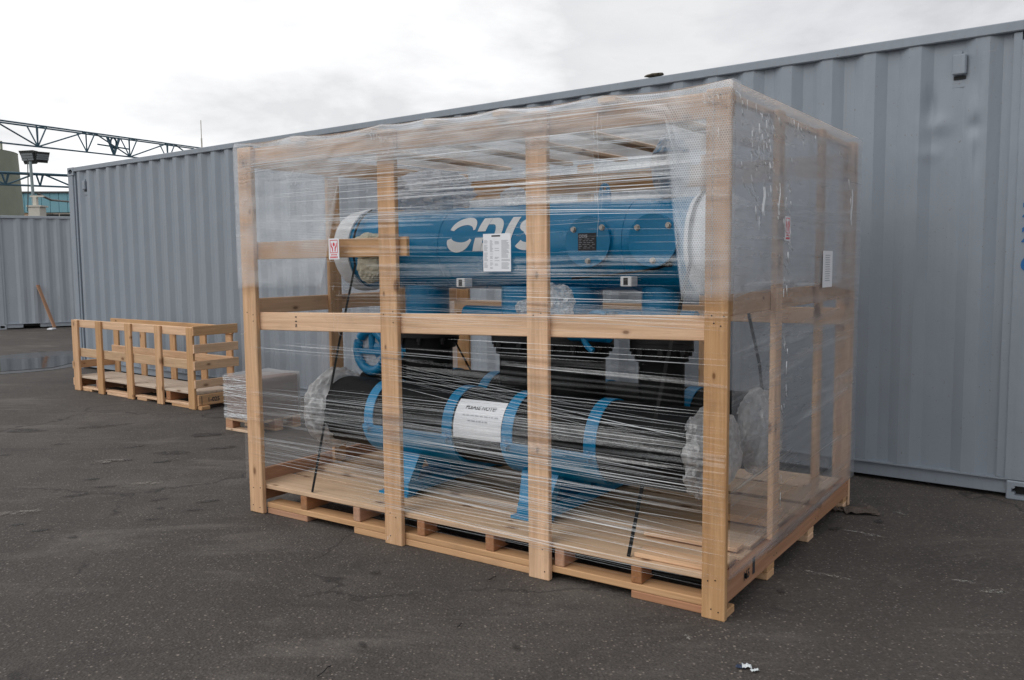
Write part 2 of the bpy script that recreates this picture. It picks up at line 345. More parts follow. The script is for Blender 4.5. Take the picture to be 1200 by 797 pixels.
# ------------------------------------------------------------------ ground
def m_asphalt():
    m, t, o = newmat("asphalt"); v = nn(t, 'ShaderNodeTexCoord').outputs['Object']
    big = ramp(t, noisen(t, v, 0.42, 7, 0.62, 0.5), [(0.32, (0, 0, 0)), (0.68, (1, 1, 1))]); mid = noisen(t, v, 2.6, 6, 0.65); fine = noisen(t, v, 95, 3, 0.6)
    c = mixc(t, big, (0.046, 0.039, 0.036), (0.108, 0.095, 0.086))
    c = mixc(t, ramp(t, mid, [(0.42, (0, 0, 0)), (0.64, (0.7,) * 3)]), c, (0.054, 0.047, 0.044))
    c = mixc(t, ramp(t, fine, [(0.42, (0, 0, 0)), (0.7, (0.85,) * 3)]), c, (0.03, 0.028, 0.027))
    f2 = noisen(t, v, 38, 4, 0.7); c = mixc(t, ramp(t, f2, [(0.5, (0, 0, 0)), (0.72, (0.6,) * 3)]), c, (0.120, 0.104, 0.092))
    # exposed aggregate
    vo = nn(t, 'ShaderNodeTexVoronoi', i_Scale=75.0, i_Randomness=1.0); ln(t, v, vo.inputs['Vector'])
    cs = nn(t, 'ShaderNodeSeparateColor'); ln(t, vo.outputs['Color'], cs.inputs[0])
    pick = mth(t, 'GREATER_THAN', cs.outputs[0], mth(t, 'SUBTRACT', 1.12, mth(t, 'MULTIPLY', mid, 0.70)))
    st = mth(t, 'MULTIPLY', pick, ramp(t, vo.outputs['Distance'], [(0.22, (1,) * 3), (0.42, (0,) * 3)]))
    c = mixc(t, mth(t, 'MULTIPLY', st, mth(t, 'ADD', mth(t, 'MULTIPLY', cs.outputs[1], 0.6), 0.25)), c, mixc(t, cs.outputs[2], (0.30, 0.245, 0.205), (0.19, 0.18, 0.18)))
    # worn, paler tracks
    tr = noisen(t, mapn(t, v, (0.5, 1.6, 1)), 1.3, 7, 0.7, 0.6)
    c = mixc(t, ramp(t, tr, [(0.54, (0, 0, 0)), (0.70, (0.65,) * 3)]), c, (0.150, 0.134, 0.121))
    c = mixc(t, ramp(t, tr, [(0.30, (0.75,) * 3), (0.42, (0, 0, 0))]), c, (0.040, 0.036, 0.035))
    # larger stones, thinly strewn
    vb = nn(t, 'ShaderNodeTexVoronoi', i_Scale=34.0, i_Randomness=1.0); ln(t, v, vb.inputs['Vector'])
    cb_ = nn(t, 'ShaderNodeSeparateColor'); ln(t, vb.outputs['Color'], cb_.inputs[0])
    pb = mth(t, 'MULTIPLY', mth(t, 'GREATER_THAN', cb_.outputs[0], 0.86), ramp(t, mth(t, 'ADD', vb.outputs['Distance'], mth(t, 'MULTIPLY', fine, 0.25)), [(0.26, (1,) * 3), (0.36, (0,) * 3)]))
    c = mixc(t, mth(t, 'MULTIPLY', pb, cb_.outputs[1]), c, (0.25, 0.215, 0.185))
    # hairline cracks
    wv = noisen(t, mapn(t, v, (1, 1, 1)), 0.9, 4, 0.6)
    vcr = nn(t, 'ShaderNodeTexVoronoi', feature='DISTANCE_TO_EDGE', i_Scale=0.42); 
    wad = nn(t, 'ShaderNodeVectorMath', operation='ADD'); ln(t, v, wad.inputs[0]); cbn = nn(t, 'ShaderNodeCombineXYZ'); ln(t, mth(t, 'MULTIPLY', wv, 1.6), cbn.inputs[0]); ln(t, mth(t, 'MULTIPLY', mid, 0.5), cbn.inputs[1]); ln(t, cbn.outputs[0], wad.inputs[1]); ln(t, wad.outputs[0], vcr.inputs['Vector'])
    ck = mth(t, 'MULTIPLY', ramp(t, vcr.outputs['Distance'], [(0.002, (1,) * 3), (0.007, (0,) * 3)]), ramp(t, big, [(0.45, (0, 0, 0)), (0.6, (0.8,) * 3)]))
    c = mixc(t, ck, c, (0.022, 0.02, 0.02))
    b = nn(t, 'ShaderNodeBsdfPrincipled', i_Roughness=0.82); b.inputs['Specular IOR Level'].default_value = 0.3
    ln(t, c, b.inputs['Base Color'])
    h = mth(t, 'ADD', mth(t, 'MULTIPLY', fine, 0.7), mth(t, 'MULTIPLY', vo.outputs['Distance'], -0.6))
    ln(t, bumpn(t, h, 0.8, 0.006), b.inputs['Normal'])
    ln(t, b.outputs[0], o.inputs[0]); return m
bm = bmesh.new()
bmesh.ops.create_grid(bm, x_segments=8, y_segments=8, size=600)
tag(mk("ground", bm, m_asphalt()), kind='structure')

def m_stain(name, col, strength, sc=9.0, rough=0.7, lo=0.25):
    m, t, o = newmat(name); v = objcoord(t)
    at = nn(t, 'ShaderNodeAttribute', attribute_name='edge')
    n = noisen(t, v, sc, 5, 0.65)
    a = mth(t, 'MULTIPLY', mth(t, 'MULTIPLY', ramp(t, at.outputs['Fac'], [(0.0, (0,) * 3), (0.6, (1,) * 3)], 'EASE'), ramp(t, n, [(lo, (0,) * 3), (lo + 0.22, (1,) * 3)])), strength)
    b = nn(t, 'ShaderNodeBsdfPrincipled', i_Roughness=rough); b.inputs['Base Color'].default_value = (*col, 1)
    tr = nn(t, 'ShaderNodeBsdfTransparent'); mx = nn(t, 'ShaderNodeMixShader')
    ln(t, a, mx.inputs[0]); ln(t, tr.outputs[0], mx.inputs[1]); ln(t, b.outputs[0], mx.inputs[2]); ln(t, mx.outputs[0], o.inputs[0]); return m
DAMP = m_stain("damp_mark", (0.030, 0.027, 0.026), 0.6, lo=0.33)
PALEM = m_stain("pale_cement_smear", (0.24, 0.215, 0.19), 0.6, 22, lo=0.42)
CHALK = m_stain("worn_white_paint", (0.42, 0.41, 0.38), 0.8, 70, lo=0.46)
_zst = [0.0035]
def stain(name, c, a, b, ang, mat, seed):
    rnd = random.Random(seed); bm = bmesh.new(); lay = bm.verts.layers.float.new('edge')
    N = 20; ctr = bm.verts.new((0, 0, 0)); ctr[lay] = 1.0; rings = []
    ph = [rnd.uniform(0, 6.28) for _ in range(4)]
    for q, e in ((0.55, 0.7), (1.0, 0.0)):
        R = []
        for k in range(N):
            th = 2 * pi * k / N; w = 1 + 0.16 * sin(2 * th + ph[0]) + 0.12 * sin(3 * th + ph[1]) + 0.08 * sin(5 * th + ph[2])
            x = bm.verts.new((a * q * w * cos(th), b * q * w * sin(th), 0)); x[lay] = e; R.append(x)
        rings.append(R)
    for k in range(N):
        bm.faces.new((ctr, rings[0][k], rings[0][(k + 1) % N]))
        bm.faces.new((rings[0][k], rings[1][k], rings[1][(k + 1) % N], rings[0][(k + 1) % N]))
    _zst[0] += 0.00012
    return tag(mk(name, bm, mat, None, T(c[0], c[1], _zst[0]) @ Matrix.Rotation(ang, 4, 'Z')), kind='structure')

# pixel of the photograph -> point on the ground (used to read off where the marks lie)
def gp(x, y, z=0.0):
    d = fw + rt * ((x - 600) / FPX) + up * ((398.5 - y) / FPX)
    return Vector((0, 0, CAMH)) + d * ((z - CAMH) / d.z)
def at(x, y, Y):
    d = fw + rt * ((x - 600) / FPX) + up * ((398.5 - y) / FPX)
    return Vector((0, 0, CAMH)) + d * (Y / d.y)
marks = [(108, 562, 11), (124, 571, 12), (46, 622, 11), (22, 615, 10), (178, 609, 10), (188, 596, 7), (118, 544, 14), (140, 540, 16),
         (158, 524, 12), (70, 521, 12), (30, 505, 26), (200, 531, 24), (228, 598, 12), (244, 588, 14), (90, 581, 16), (185, 586, 14),
         (85, 630, 6), (55, 527, 9), (195, 541, 16), (6, 534, 8), (300, 545, 14), (262, 525, 16), (915, 694, 7), (980, 620, 14), (1030, 612, 10), (440, 672, 7), (425, 757, 6), (605, 760, 6), (120, 500, 30), (240, 510, 24)]
for i, (x, y, w) in enumerate(marks):
    c = gp(x, y); l = (gp(x + w, y) - gp(x - w, y)).length / 2
    stain("damp_mark", c, l, max(0.03, l * random.uniform(0.34, 0.6)), random.uniform(0.15, 0.5), DAMP, i)
for i, (x, y, w, r, a, mt) in enumerate([(172, 567, 22, 0.5, 0.3, PALEM), (20, 602, 26, 0.5, 0.4, PALEM), (130, 541, 26, 0.4, 0.4, PALEM), (1166, 695, 18, 0.45, -0.3, CHALK),
                                         (1130, 683, 14, 0.4, -0.4, CHALK)]):
    c = gp(x, y); l = (gp(x + w, y) - gp(x - w, y)).length / 2
    stain("pale_smear" if mt is PALEM else "white_paint_smear", c, l, l * r, a, mt, 40 + i)
for i, (p, q) in enumerate([((938, 669), (1003, 682)), ((988, 622), (1038, 631)), ((1010, 628), (1024, 630)), ((1045, 600), (1062, 605)), ((800, 745), (812, 752))]):
    A, B = gp(*p), gp(*q); d = B - A
    stain("worn_paint_line", (A + B) / 2, d.length / 2 * 1.1, 0.016, atan2(d.y, d.x), CHALK, 60 + i)

# puddle with its damp rim
def outline(name, pix, mat, z, edge=False):
    bm = bmesh.new(); pts = [gp(*p) for p in pix]
    c = sum(pts, Vector()) / len(pts)
    bm.faces.new([bm.verts.new((p.x - c.x, p.y - c.y, 0)) for p in pts])
    return tag(mk(name, bm, mat, None, T(c.x, c.y, z)), kind='structure')
m, t, o = newmat("still_water")
v = nn(t, 'ShaderNodeTexCoord').outputs['Object']
b = nn(t, 'ShaderNodeBsdfPrincipled', i_Roughness=0.04); b.inputs['Base Color'].default_value = (0.03, 0.03, 0.032, 1); b.inputs['IOR'].default_value = 1.45
b.inputs['Specular IOR Level'].default_value = 0.9
ln(t, bumpn(t, noisen(t, mapn(t, v, (0.7, 2.2, 1)), 2.6, 4, 0.6), 0.10, 0.02), b.inputs['Normal'])
ln(t, b.outputs[0], o.inputs[0]); WATER = m
m, t, o = newmat("wet_asphalt")
v = nn(t, 'ShaderNodeTexCoord').outputs['Object']
b = nn(t, 'ShaderNodeBsdfPrincipled', i_Roughness=0.22); b.inputs['Base Color'].default_value = (0.05, 0.05, 0.052, 1)
ln(t, bumpn(t, noisen(t, v, 14, 4, 0.6), 0.25, 0.01), b.inputs['Normal'])
ln(t, b.outputs[0], o.inputs[0]); WET = m
outline("wet_ground", [(-160, 432), (-60, 424), (0, 417), (40, 413.5), (84, 411.5), (128, 410.5), (138, 416), (120, 423), (88, 429.5), (60, 434), (20, 437.5), (-30, 441), (-100, 447), (-170, 450)], WET, 0.004)
outline("puddle", [(-150, 436), (-60, 428), (0, 420.5), (30, 421.5), (58, 417.8), (84, 417), (118, 414.5), (126, 417), (112, 422), (84, 426), (62, 431.2), (20, 434.5), (-30, 438), (-100, 444), (-150, 445)], WATER, 0.008)

# ------------------------------------------------------------------ shipping containers
def corrug(bm, x0, x1, z0, z1, y0, phase, flat_to=None, dents=()):
    """trapezoid-rib side wall facing -Y: 278 mm pitch, 36 mm deep"""
    P, D = 0.278, 0.036
    k = math.ceil((x0 - phase) / P); xs = [(x0, y0 + D)]
    while phase + k * P + P < x1:
        s = phase + k * P
        if s > x0 + 0.08:
            xs += [(s - 0.068, y0 + D), (s, y0), (s + 0.072, y0), (s + 0.14, y0 + D)]
        k += 1
        if flat_to and s + 0.145 + P * 0.5 > flat_to[0] - 0.1:
            xs += [(flat_to[0], y0 + D), (flat_to[0] + 0.067, y0), (flat_to[1] - 0.068, y0), (flat_to[1], y0 + D)]; break
    xs.append((x1, y0 + D))
    xs = sorted(set(xs)); fine = []
    for (a, ya), (b_, yb) in zip(xs, xs[1:]):
        n = max(1, int((b_ - a) / 0.008)) if dents and b_ > 11.35 else 1
        for i in range(n): fine.append((a + (b_ - a) * i / n, ya + (yb - ya) * i / n))
    fine.append(xs[-1])
    nz = 2; rows = []; zs_ = [z0, z1]
    if dents: zs_ = [z0 + (1.75 - z0) * j / 4 for j in range(4)] + [1.75 + (z1 - 1.75) * j / 90 for j in range(91)]
    for z in zs_:
        row = []
        for x, y in fine:
            for (dx, dz, rx, rz, dep) in dents:
                q = ((x - dx) / rx) ** 2 + ((z - dz) / rz) ** 2
                y += dep * math.exp(-q)
            row.append(bm.verts.new((x, y, z)))
        rows.append(row)
    for A, B in zip(rows, rows[1:]):
        for i in range(len(A) - 1): bm.faces.new((A[i], A[i + 1], B[i + 1], B[i]))
def casting(parent, x0, y0, z0, sx, mat, end):
    bm = bmesh.new(); bx(bm, (x0, y0, z0), (x0 + sx, y0 + 0.162, z0 + 0.118), 0.006)
    # oval aperture in the outer face and, on the end, another one
    bm.faces.ensure_lookup_table()
    for nrm in ((0, -1, 0), (end, 0, 0)):
        f = max((f for f in bm.faces if f.normal.dot(Vector(nrm)) > 0.99), key=lambda f: f.calc_area())
        r = bmesh.ops.inset_region(bm, faces=[f], thickness=0.033)
        cen = f.calc_center_median()
        rv = bmesh.ops.bevel(bm, geom=list(f.verts), offset=0.018, segments=3, affect='VERTICES')
        ff = max((f for f in bm.faces if f.normal.dot(Vector(nrm)) > 0.99 and (f.calc_center_median() - cen).length < 0.004), key=lambda f: len(f.verts))
        ex = bmesh.ops.extrude_face_region(bm, geom=[ff])
        vs = [e for e in ex['geom'] if isinstance(e, bmesh.types.BMVert)]
        bmesh.ops.translate(bm, verts=vs, vec=Vector(nrm) * -0.05)
        for e in ex['geom']:
            if isinstance(e, bmesh.types.BMFace): e.material_index = 1
        bmesh.ops.delete(bm, geom=[ff], context='FACES_ONLY')
    mk("corner_casting", bm, [mat, DARK], parent)
def container(mw, L, H, mat, label, dents, vents, phase, flat_to, pockets=False):
    W = 2.438
    root = empty("shipping_container", mw, label, "shipping container", "grey shipping containers")
    bm = bmesh.new(); corrug(bm, 0.17, L - 0.17, 0.128, H - 0.066, 0.012, phase, flat_to, dents)
    mk("side_panel", bm, mat, root, smooth=bool(dents), sharp=17)
    bm = bmesh.new(); bx(bm, (0.17, W - 0.06, 0.128), (L - 0.17, W - 0.02, H - 0.06)); mk("rear_panel", bm, mat, root)
    bm = bmesh.new(); bx(bm, (0.178, 0, H - 0.066), (L - 0.178, 0.06, H - 0.004), 0.006); bx(bm, (0.178, W - 0.06, H - 0.066), (L - 0.178, W, H - 0.004), 0.006)
    mk("top_rail", bm, mat, root)
    bm = bmesh.new()
    pk = [(0.52, 0.88), (2.6, 2.96)] if pockets else []
    xs = [0.178] + [q for p in pk for q in p] + [L - 0.178]
    for a, b_ in zip(xs[::2], xs[1::2]): bx(bm, (a, 0.03, 0.03), (b_, 0.08, 0.125))
    bx(bm, (0.178, W - 0.08, 0.03), (L - 0.178, W - 0.03, 0.125))
    bx(bm, (0.17, 0.006, 0.118), (L - 0.17, 0.05, 0.128))        # the lip the wall stands on
    mk("bottom_rail", bm, mat, root)
    bm = bmesh.new(); bx(bm, (0.1, 0.082, 0.126), (L - 0.1, W - 0.082, 0.17)); bx(bm, (0.1, 0.082, 0.06), (L - 0.1, 0.09, 0.126)); mk("floor", bm, DARK, root)
    bm = bmesh.new(); n = 40
    for i in range(n):
        a = 0.1 + (L - 0.2) * i / n; w = (L - 0.2) / n
        bx(bm, (a, 0.061, H - 0.03), (a + w * 0.55, W - 0.061, H - 0.012)); bx(bm, (a + w * 0.55, 0.061, H - 0.045), (a + w, W - 0.061, H - 0.025))
    mk("roof", bm, mat, root)
    for x, sx in ((0.0, -1), (L - 0.19, 1)):
        for y in (0.002, W - 0.142):
            bm = bmesh.new(); bx(bm, (x, y, 0.119), (x + (0.14 if sx < 0 else 0.189), y + 0.14, H - 0.119), 0.006)
            if y < 1:   # pressed flange down the inside edge of the post
                fx = x + 0.14 if sx < 0 else x - 0.045
                bx(bm, (fx, 0.018, 0.13), (fx + 0.045, 0.06, H - 0.07))
            mk("corner_post", bm, mat, root)
    for e in (-1, 1):
        x = 0 if e < 0 else L - 0.178
        for y in (0.0, W - 0.162):
            for z in (0.0, H - 0.118): casting(root, x - (0.002 if e < 0 else -0.002), y - 0.003, z, 0.178, mat, e)
        xe = 0.03 if e < 0 else L - 0.07
        bm = bmesh.new()
        for i in range(8):
            a = 0.143 + (W - 0.286) * i / 8; w = (W - 0.286) / 8
            bx(bm, (xe, a, 0.12), (xe + 0.04, a + w * 0.6, H - 0.07)); bx(bm, (xe + 0.01, a + w * 0.6, 0.12), (xe + 0.03, a + w, H - 0.07))
        mk("end_panel", bm, mat, root)
    for (x, z) in vents:
        bm = bmesh.new()
        bx(bm, (x - 0.046, 0.040, z - 0.11), (x + 0.046, 0.0475, z + 0.11), 0.003)
        bx(bm, (x - 0.040, 0.006, z - 0.035), (x + 0.040, 0.0395, z + 0.09), 0.008)
        bx(bm, (x - 0.034, 0.034, z - 0.060), (x + 0.034, 0.0398, z - 0.040), 0, 1)
        bx(bm, (x - 0.02, 0.028, z + 0.0905), (x + 0.012, 0.0395, z + 0.112), 0.002)
        mk("air_vent", bm, [mat, DARK], root)
    return root
KB = 0.6676; KO = (-6.384, 12.735)
big = container(frame(KO[0], KO[1], -KB), 12.192, 2.896, GREY, "long grey corrugated shipping container behind the wrapped crate",
                [(11.50, 2.46, 0.035, 0.11, 0.022), (11.55, 2.33, 0.08, 0.06, -0.016), (11.755, 2.56, 0.035, 0.16, 0.022), (11.76, 2.30, 0.04, 0.06, 0.024), (11.775, 2.13, 0.03, 0.12, 0.014), (11.5, 2.15, 0.06, 0.05, -0.010), (11.62, 2.50, 0.10, 0.16, -0.008)],
                [(11.665, 2.655), (0.435, 2.60)], 0.53, (11.687, 11.90))
NX = 12.042
# stencilled blue characters running down the right-hand post
bm = bmesh.new()
for ch, z in (("2", 1.735), ("2", 1.585), ("6", 1.415)):
    bm = bmesh.new(); add_text(bm, ch, 0.125, lambda x, y, z=z: (NX + x, -0.0015, z + y), bold=0.004)
    mk("stencilled_number", bm, BLUEINK, big)
# rag lying on the top rail
bm = bmesh.new(); blob(bm, (0, 0, 0.02), (0.085, 0.045, 0.014), 0.25, 3, 5)
p = frame(KO[0], KO[1], -KB) @ Vector((9.52, 0.04, 2.894))
tag(mk("rag", bm, m_plain("brown_rag", (0.10, 0.085, 0.06), 0.9), None, T(*p) @ Matrix.Rotation(-KB, 4, 'Z')), "small dark brown rag lying on the roof edge of the long container", "rag")

fa = atan2(21.358 - 20.587, -10.787 + 12.118)
far = container(frame(-12.14, 20.56, fa), 12.192, 2.69, GREY2, "paler grey container standing far behind at the left edge", (), [], 0.50, None, True)
# the container beyond it leaves a sliver at the frame's edge
bm = bmesh.new()
# leaning plank and the slip of paper at its foot
FF = frame(-12.14, 20.56, fa)
A = FF @ Vector((1.17, -0.24, 0.02)); B = FF @ Vector((0.87, -0.03, 1.04))
d = (B - A); q = d.to_track_quat('X', 'Z').to_matrix().to_4x4(); q.translation = A
bm = bmesh.new(); bx(bm, (0, -0.05, -0.015), (d.length, 0.05, 0.015), 0.003)
tag(mk("plank", bm, PINE_RED, None, q), "reddish wooden plank leaning on the far left container", "plank")
c = gp(60.5, 386.5)
bm = bmesh.new(); bx(bm, (-0.06, -0.1, 0), (0.06, 0.1, 0.03), 0.004); bx(bm, (-0.07, -0.02, 0.03), (0.05, 0.07, 0.036))
tag(mk("paper_scrap", bm, PAPER, None, T(c.x, c.y, 0.005)), "small white paper scrap on the ground below the leaning plank", "paper")

# ------------------------------------------------------------------ far background
def truss(name, A, B, drop, wid, n, label, hang=None):
    """triangular lattice girder: two top chords, one bottom chord, V bracing"""
    A, B = Vector(A), Vector(B); d = (B - A); s = Vector((-d.y, d.x, 0)).normalized() * wid / 2
    root = empty(name, T(*A), label, "lattice girder", "blue lattice girders on the skyline")
    o = Vector(); D = B - A; dn = Vector((0, 0, -drop))
    for nm, off in (("top_chord", s), ("top_chord", -s), ("bottom_chord", dn)):
        bm = bmesh.new(); tube(bm, [off, D + off], 0.038, 8); mk(nm, bm, TRUSS, root)
    for i in range(n):
        p = D * (i / n); q = D * ((i + 0.20) / n); r = D * ((i + 0.10) / n); e = D * ((i + 1) / n)
        bm = bmesh.new()
        for sg in (s, -s):
            tube(bm, [p + sg, r + dn], 0.034, 6); tube(bm, [q + sg, r + dn], 0.034, 6)
        tube(bm, [q - s, e + D * (0.12 / n) + dn] if i % 2 == 0 else [r + dn, e - s], 0.036, 6); tube(bm, [q - s, q + s], 0.03, 6)
        mk("brace", bm, TRUSS, root)
    return root
A = at(-30, 138, 38); B = at(232, 174, 52)
tr1 = truss("lattice_girder", A, B, 0.93, 0.55, 5, "upper blue lattice girder crossing the sky above the far container")
for P in (A, B):
    bm = bmesh.new(); c = Vector(P) - Vector(A)
    for sx in (-0.3, 0.3): tube(bm, [c + Vector((sx, 0, 0)), Vector((c.x + sx * 2.4, c.y, -A.z))], 0.09, 8)
    mk("girder_leg", bm, TRUSS, tr1)
# the bolted splice with a round eye in mid-span
P = at(133, 168, 46) - Vector(A); bm = bmesh.new()
u = (Vector(B) - Vector(A)).normalized()
for sgn in (-1, 1):
    for rr, a0, a1 in ((0.22, 0, 2 * pi),):
        tube(bm, [P + u * (0.2 * cos(a0 + (a1 - a0) * k / 16)) + Vector((0, 0, 0.02 + 0.26 * sin(a0 + (a1 - a0) * k / 16))) for k in range(17)], 0.05, 6)
tube(bm, [P + u * -0.42 + Vector((0, 0, 0.3)), P + Vector((0, 0, -0.55))], 0.075, 6); tube(bm, [P + u * 0.42 + Vector((0, 0, 0.3)), P + Vector((0, 0, -0.55))], 0.075, 6)
tube(bm, [P + u * -1.1 + Vector((0, 0, -0.15)), P + u * 1.1 + Vector((0, 0, -0.2))], 0.04, 6)
mk("splice_plate", bm, TRUSS, tr1)
A = at(-40, 200.5, 34); B = at(120, 207.5, 36)
tr2 = truss("lattice_girder", A, B, 0.46, 0.4, 4, "lower blue lattice girder in front of the blue-clad building")
for P in (A, B):
    bm = bmesh.new(); c = Vector(P) - Vector(A)
    for sx in (-0.2, 0.2): tube(bm, [c + Vector((sx, 0, 0)), Vector((c.x + sx * 2, c.y, -A.z))], 0.07, 8)
    mk("girder_leg", bm, TRUSS, tr2)

# concrete silo at the frame's edge
c = at(-48, 300, 44); top = at(10, 177, 44).z; rr = (at(18, 240, 44).x - c.x)
root = empty("concrete_silo", T(c.x, c.y, 0), "tall grey-green concrete silo at the far left edge", "silo")
bm = bmesh.new(); cyl(bm, (0, 0, 0), (0, 0, top), rr * 1.06, 48, rr * 0.955, caps=False); mk("wall", bm, SILO, root, smooth=True)
bm = bmesh.new(); cyl(bm, (0, 0, top), (0, 0, top + 0.25), rr * 0.96, 48, rr * 0.2); mk("roof", bm, SILO, root, smooth=True)
bm = bmesh.new(); tube(bm, [(rr * 0.88, -0.3, top - 0.1), (rr * 0.88, -0.3, top + 0.45)], 0.06, 6); mk("stub_pipe", bm, SILO, root)

# blue-clad building
YB = 62
x0, x1 = at(-900, 250, YB).x, at(330, 250, YB).x; zt = at(50, 221, YB).z; zm = at(50, 245.3, YB).z; zs = at(50, 259, YB).z
root = empty("blue_clad_building", T(x0, YB, 0) @ Matrix.Rotation(radians(4), 4, 'Z'), "long blue-clad building with peach wall far behind the containers", "building")
LB = x1 - x0
bm = bmesh.new(); bx(bm, (0, 0.15, 0), (LB, 12, zm)); mk("wall", bm, PEACH, root)
npan = 118
for i in range(npan):
    if i % 2 and False: continue
    bm = bmesh.new(); bx(bm, (LB * i / npan + 0.012, 0, zm + 0.002), (LB * (i + 1) / npan - 0.012, 0.149, zt), 0.01); mk("cladding_panel", bm, TEAL, root)
bm = bmesh.new(); bx(bm, (-0.2, 0.151, zm), (LB + 0.2, 12.2, zt - 0.02)); mk("upper_wall", bm, TEAL, root)
bm = bmesh.new()
bx(bm, (-0.3, -0.12, zt), (LB + 0.3, 0.5, zt + 0.12)); bx(bm, (-0.3, 0.501, zt), (LB + 0.3, 12.3, zt + 0.1)); mk("roof", bm, LAMPM, root)
for px in (-290, -240, -190, -140, -90, -40, 2, 24, 66, 108, 150):
    xa = at(px, 252, YB).x - x0
    bm = bmesh.new(); bx(bm, (xa - 0.12, 0.10, zs - 0.08), (xa + 1.75, 0.149, zm - 0.06)); f = mk("window", bm, CREAMW, root)
    bm = bmesh.new()
    for k in range(2): bx(bm, (xa + 0.85 * k, 0.08, zs), (xa + 0.85 * k + 0.78, 0.099, zm - 0.12))
    mk("pane", bm, DARK, f)
bm = bmesh.new(); c0 = at(52.5, 222, YB)
for r_, h0, h1 in ((1.75, 0.0, 0.62), (1.25, 0.62, 1.75)): cyl(bm, (c0.x - x0, 4, zt + 0.1 + h0), (c0.x - x0, 4, zt + 0.1 + h1), r_, 20, r_ * 0.82)
mk("roof_ventilator", bm, CREAMW, root, smooth=True)
# mast with floodlights
c = at(40, 250, 33); zl = at(38, 183, 33).z
root = empty("floodlight_mast", T(c.x, c.y, 0), "thin mast carrying two dark floodlights above the far container", "floodlight mast")
zb = at(40, 243, 33).z; zj = at(40, 228, 33).z
bm = bmesh.new(); cyl(bm, (0, 0, 0), (0, 0, zj), 0.06, 12); mk("column", bm, MAST, root)
bm = bmesh.new(); tube(bm, [(0, 0, zj), (-0.03, 0, zl - 0.2)], 0.055, 10); mk("pole", bm, MAST, root)
bm = bmesh.new(); bx(bm, (-0.08, -0.25, zb - 0.6), (0.36, 0.2, zb), 0.02); bx(bm, (-0.13, -0.28, zb + 0.001), (0.42, 0.24, zb + 0.06)); mk("junction_box", bm, CREAMW, root)
bm = bmesh.new(); bx(bm, (-0.1, -0.06, zj - 0.10), (0.42, 0.02, zj - 0.04)); bx(bm, (0.03, -0.1, zj - 0.6), (0.16, 0.05, zj - 0.101)); mk("bracket", bm, CREAMW, root)
for (x, yw, s) in ((-0.17, -14, 0.62), (0.24, 50, 0.5)):
    R = T(x, 0.0 if s == 1 else 0.25, zl) @ Matrix.Rotation(radians(yw), 4, 'Z') @ Matrix.Rotation(radians(14), 4, 'X')
    bm = bmesh.new()
    v = [(-0.52 * s, -0.14, 0.42 * s), (0.52 * s, -0.14, 0.42 * s), (0.46 * s, -0.06, -0.42 * s), (-0.42 * s, -0.06, -0.42 * s)]
    w = [(a * 0.7, 0.2, b_ * 0.7) for a, _, b_ in v]
    V = [bm.verts.new(p) for p in v]; Wv = [bm.verts.new(p) for p in w]
    bm.faces.new(V[::-1]); bm.faces.new(Wv)
    for i in range(4): bm.faces.new((V[i], V[(i + 1) % 4], Wv[(i + 1) % 4], Wv[i]))
    bmesh.ops.recalc_face_normals(bm, faces=bm.faces[:]); fl = mk("floodlight", bm, LAMPM, root, R)
    bm = bmesh.new()
    for k in range(3): bx(bm, (-0.40 * s, -0.16, (0.12 - 0.15 * k) * s), (0.44 * s, -0.125, (0.25 - 0.15 * k) * s))
    mk("lens", bm, LAMPG, fl)
def wire(name, pts, r, label, mat=LAMPM):
    bm = bmesh.new(); P = [Vector(p) for p in pts]; tube(bm, [p - P[0] for p in P], r, 6)
    tag(mk(name, bm, mat, None, T(*P[0])), label, "cable")
wire("cable", [at(32.5, 248, 32), at(33, 220, 32), at(32.5, 192, 32), at(32, 186, 32)], 0.018, "thin black cable hanging left of the floodlight mast")
wire("cable", [at(44, 227, 33), at(60, 234.5, 36), at(80, 236.3, 40), at(110, 236, 46)], 0.045, "black cable running right from the floodlight mast")
c = at(236.5, 172, 60); h = at(236.5, 141, 60).z
bm = bmesh.new(); tube(bm, [(0, 0, 0), (0, 0, h - 1.2)], 0.055, 6); tube(bm, [(0, 0, h - 1.2), (0, 0, h)], 0.03, 6)
tag(mk("antenna", bm, CREAMW, None, T(c.x, c.y, 0)), "thin pale antenna poking up behind the long container's roof", "antenna")

# ------------------------------------------------------------------ the large wooden crate
CA = 0.6029; CO = (-1.6000, 5.1833); CM = frame(CO[0], CO[1], -CA)
L, D, H = 2.995, 2.08, 2.17
crate = empty("wooden_crate", CM, "large open-frame pine crate wrapped in clear stretch film", "crate", "open pine crates")
def cb(name, lo, hi, mat=PINE, tilt=None, label=None): return board(name, lo, hi, mat, crate, tilt=tilt, label=label)
FX = [(0.0, 0.118), (1.104, 1.224), (2.025, 2.140), (2.893, 2.995)]
for i, (a, b_) in enumerate(FX): cb("post", (a, 0, 0.0 if i != 0 else 0.002), (b_, 0.03, H), PINE)
for a, b_ in FX: cb("post", (a, 2.052, 0), (b_, 2.08, H), PINE)
cb("rail", (0.0, 0.031, 2.062), (2.99, 0.058, 2.165))
rise = atan2(0.058, 2.88)
cb("rail", (0.005, 0.0305, 1.134), (2.955, 0.058, 1.238), tilt=Matrix.Rotation(-rise, 4, 'Y'))
cb("rail", (0.02, 0.0315, 1.525), (1.272, 0.056, 1.625), tilt=Matrix.Rotation(-0.006, 4, 'Y'), label="short upper rail on the left of the front")
cb("rail", (0.0, 2.024, 1.965), (2.99, 2.051, 2.105)); cb("rail", (0.0, 2.024, 1.10), (2.99, 2.051, 1.2))
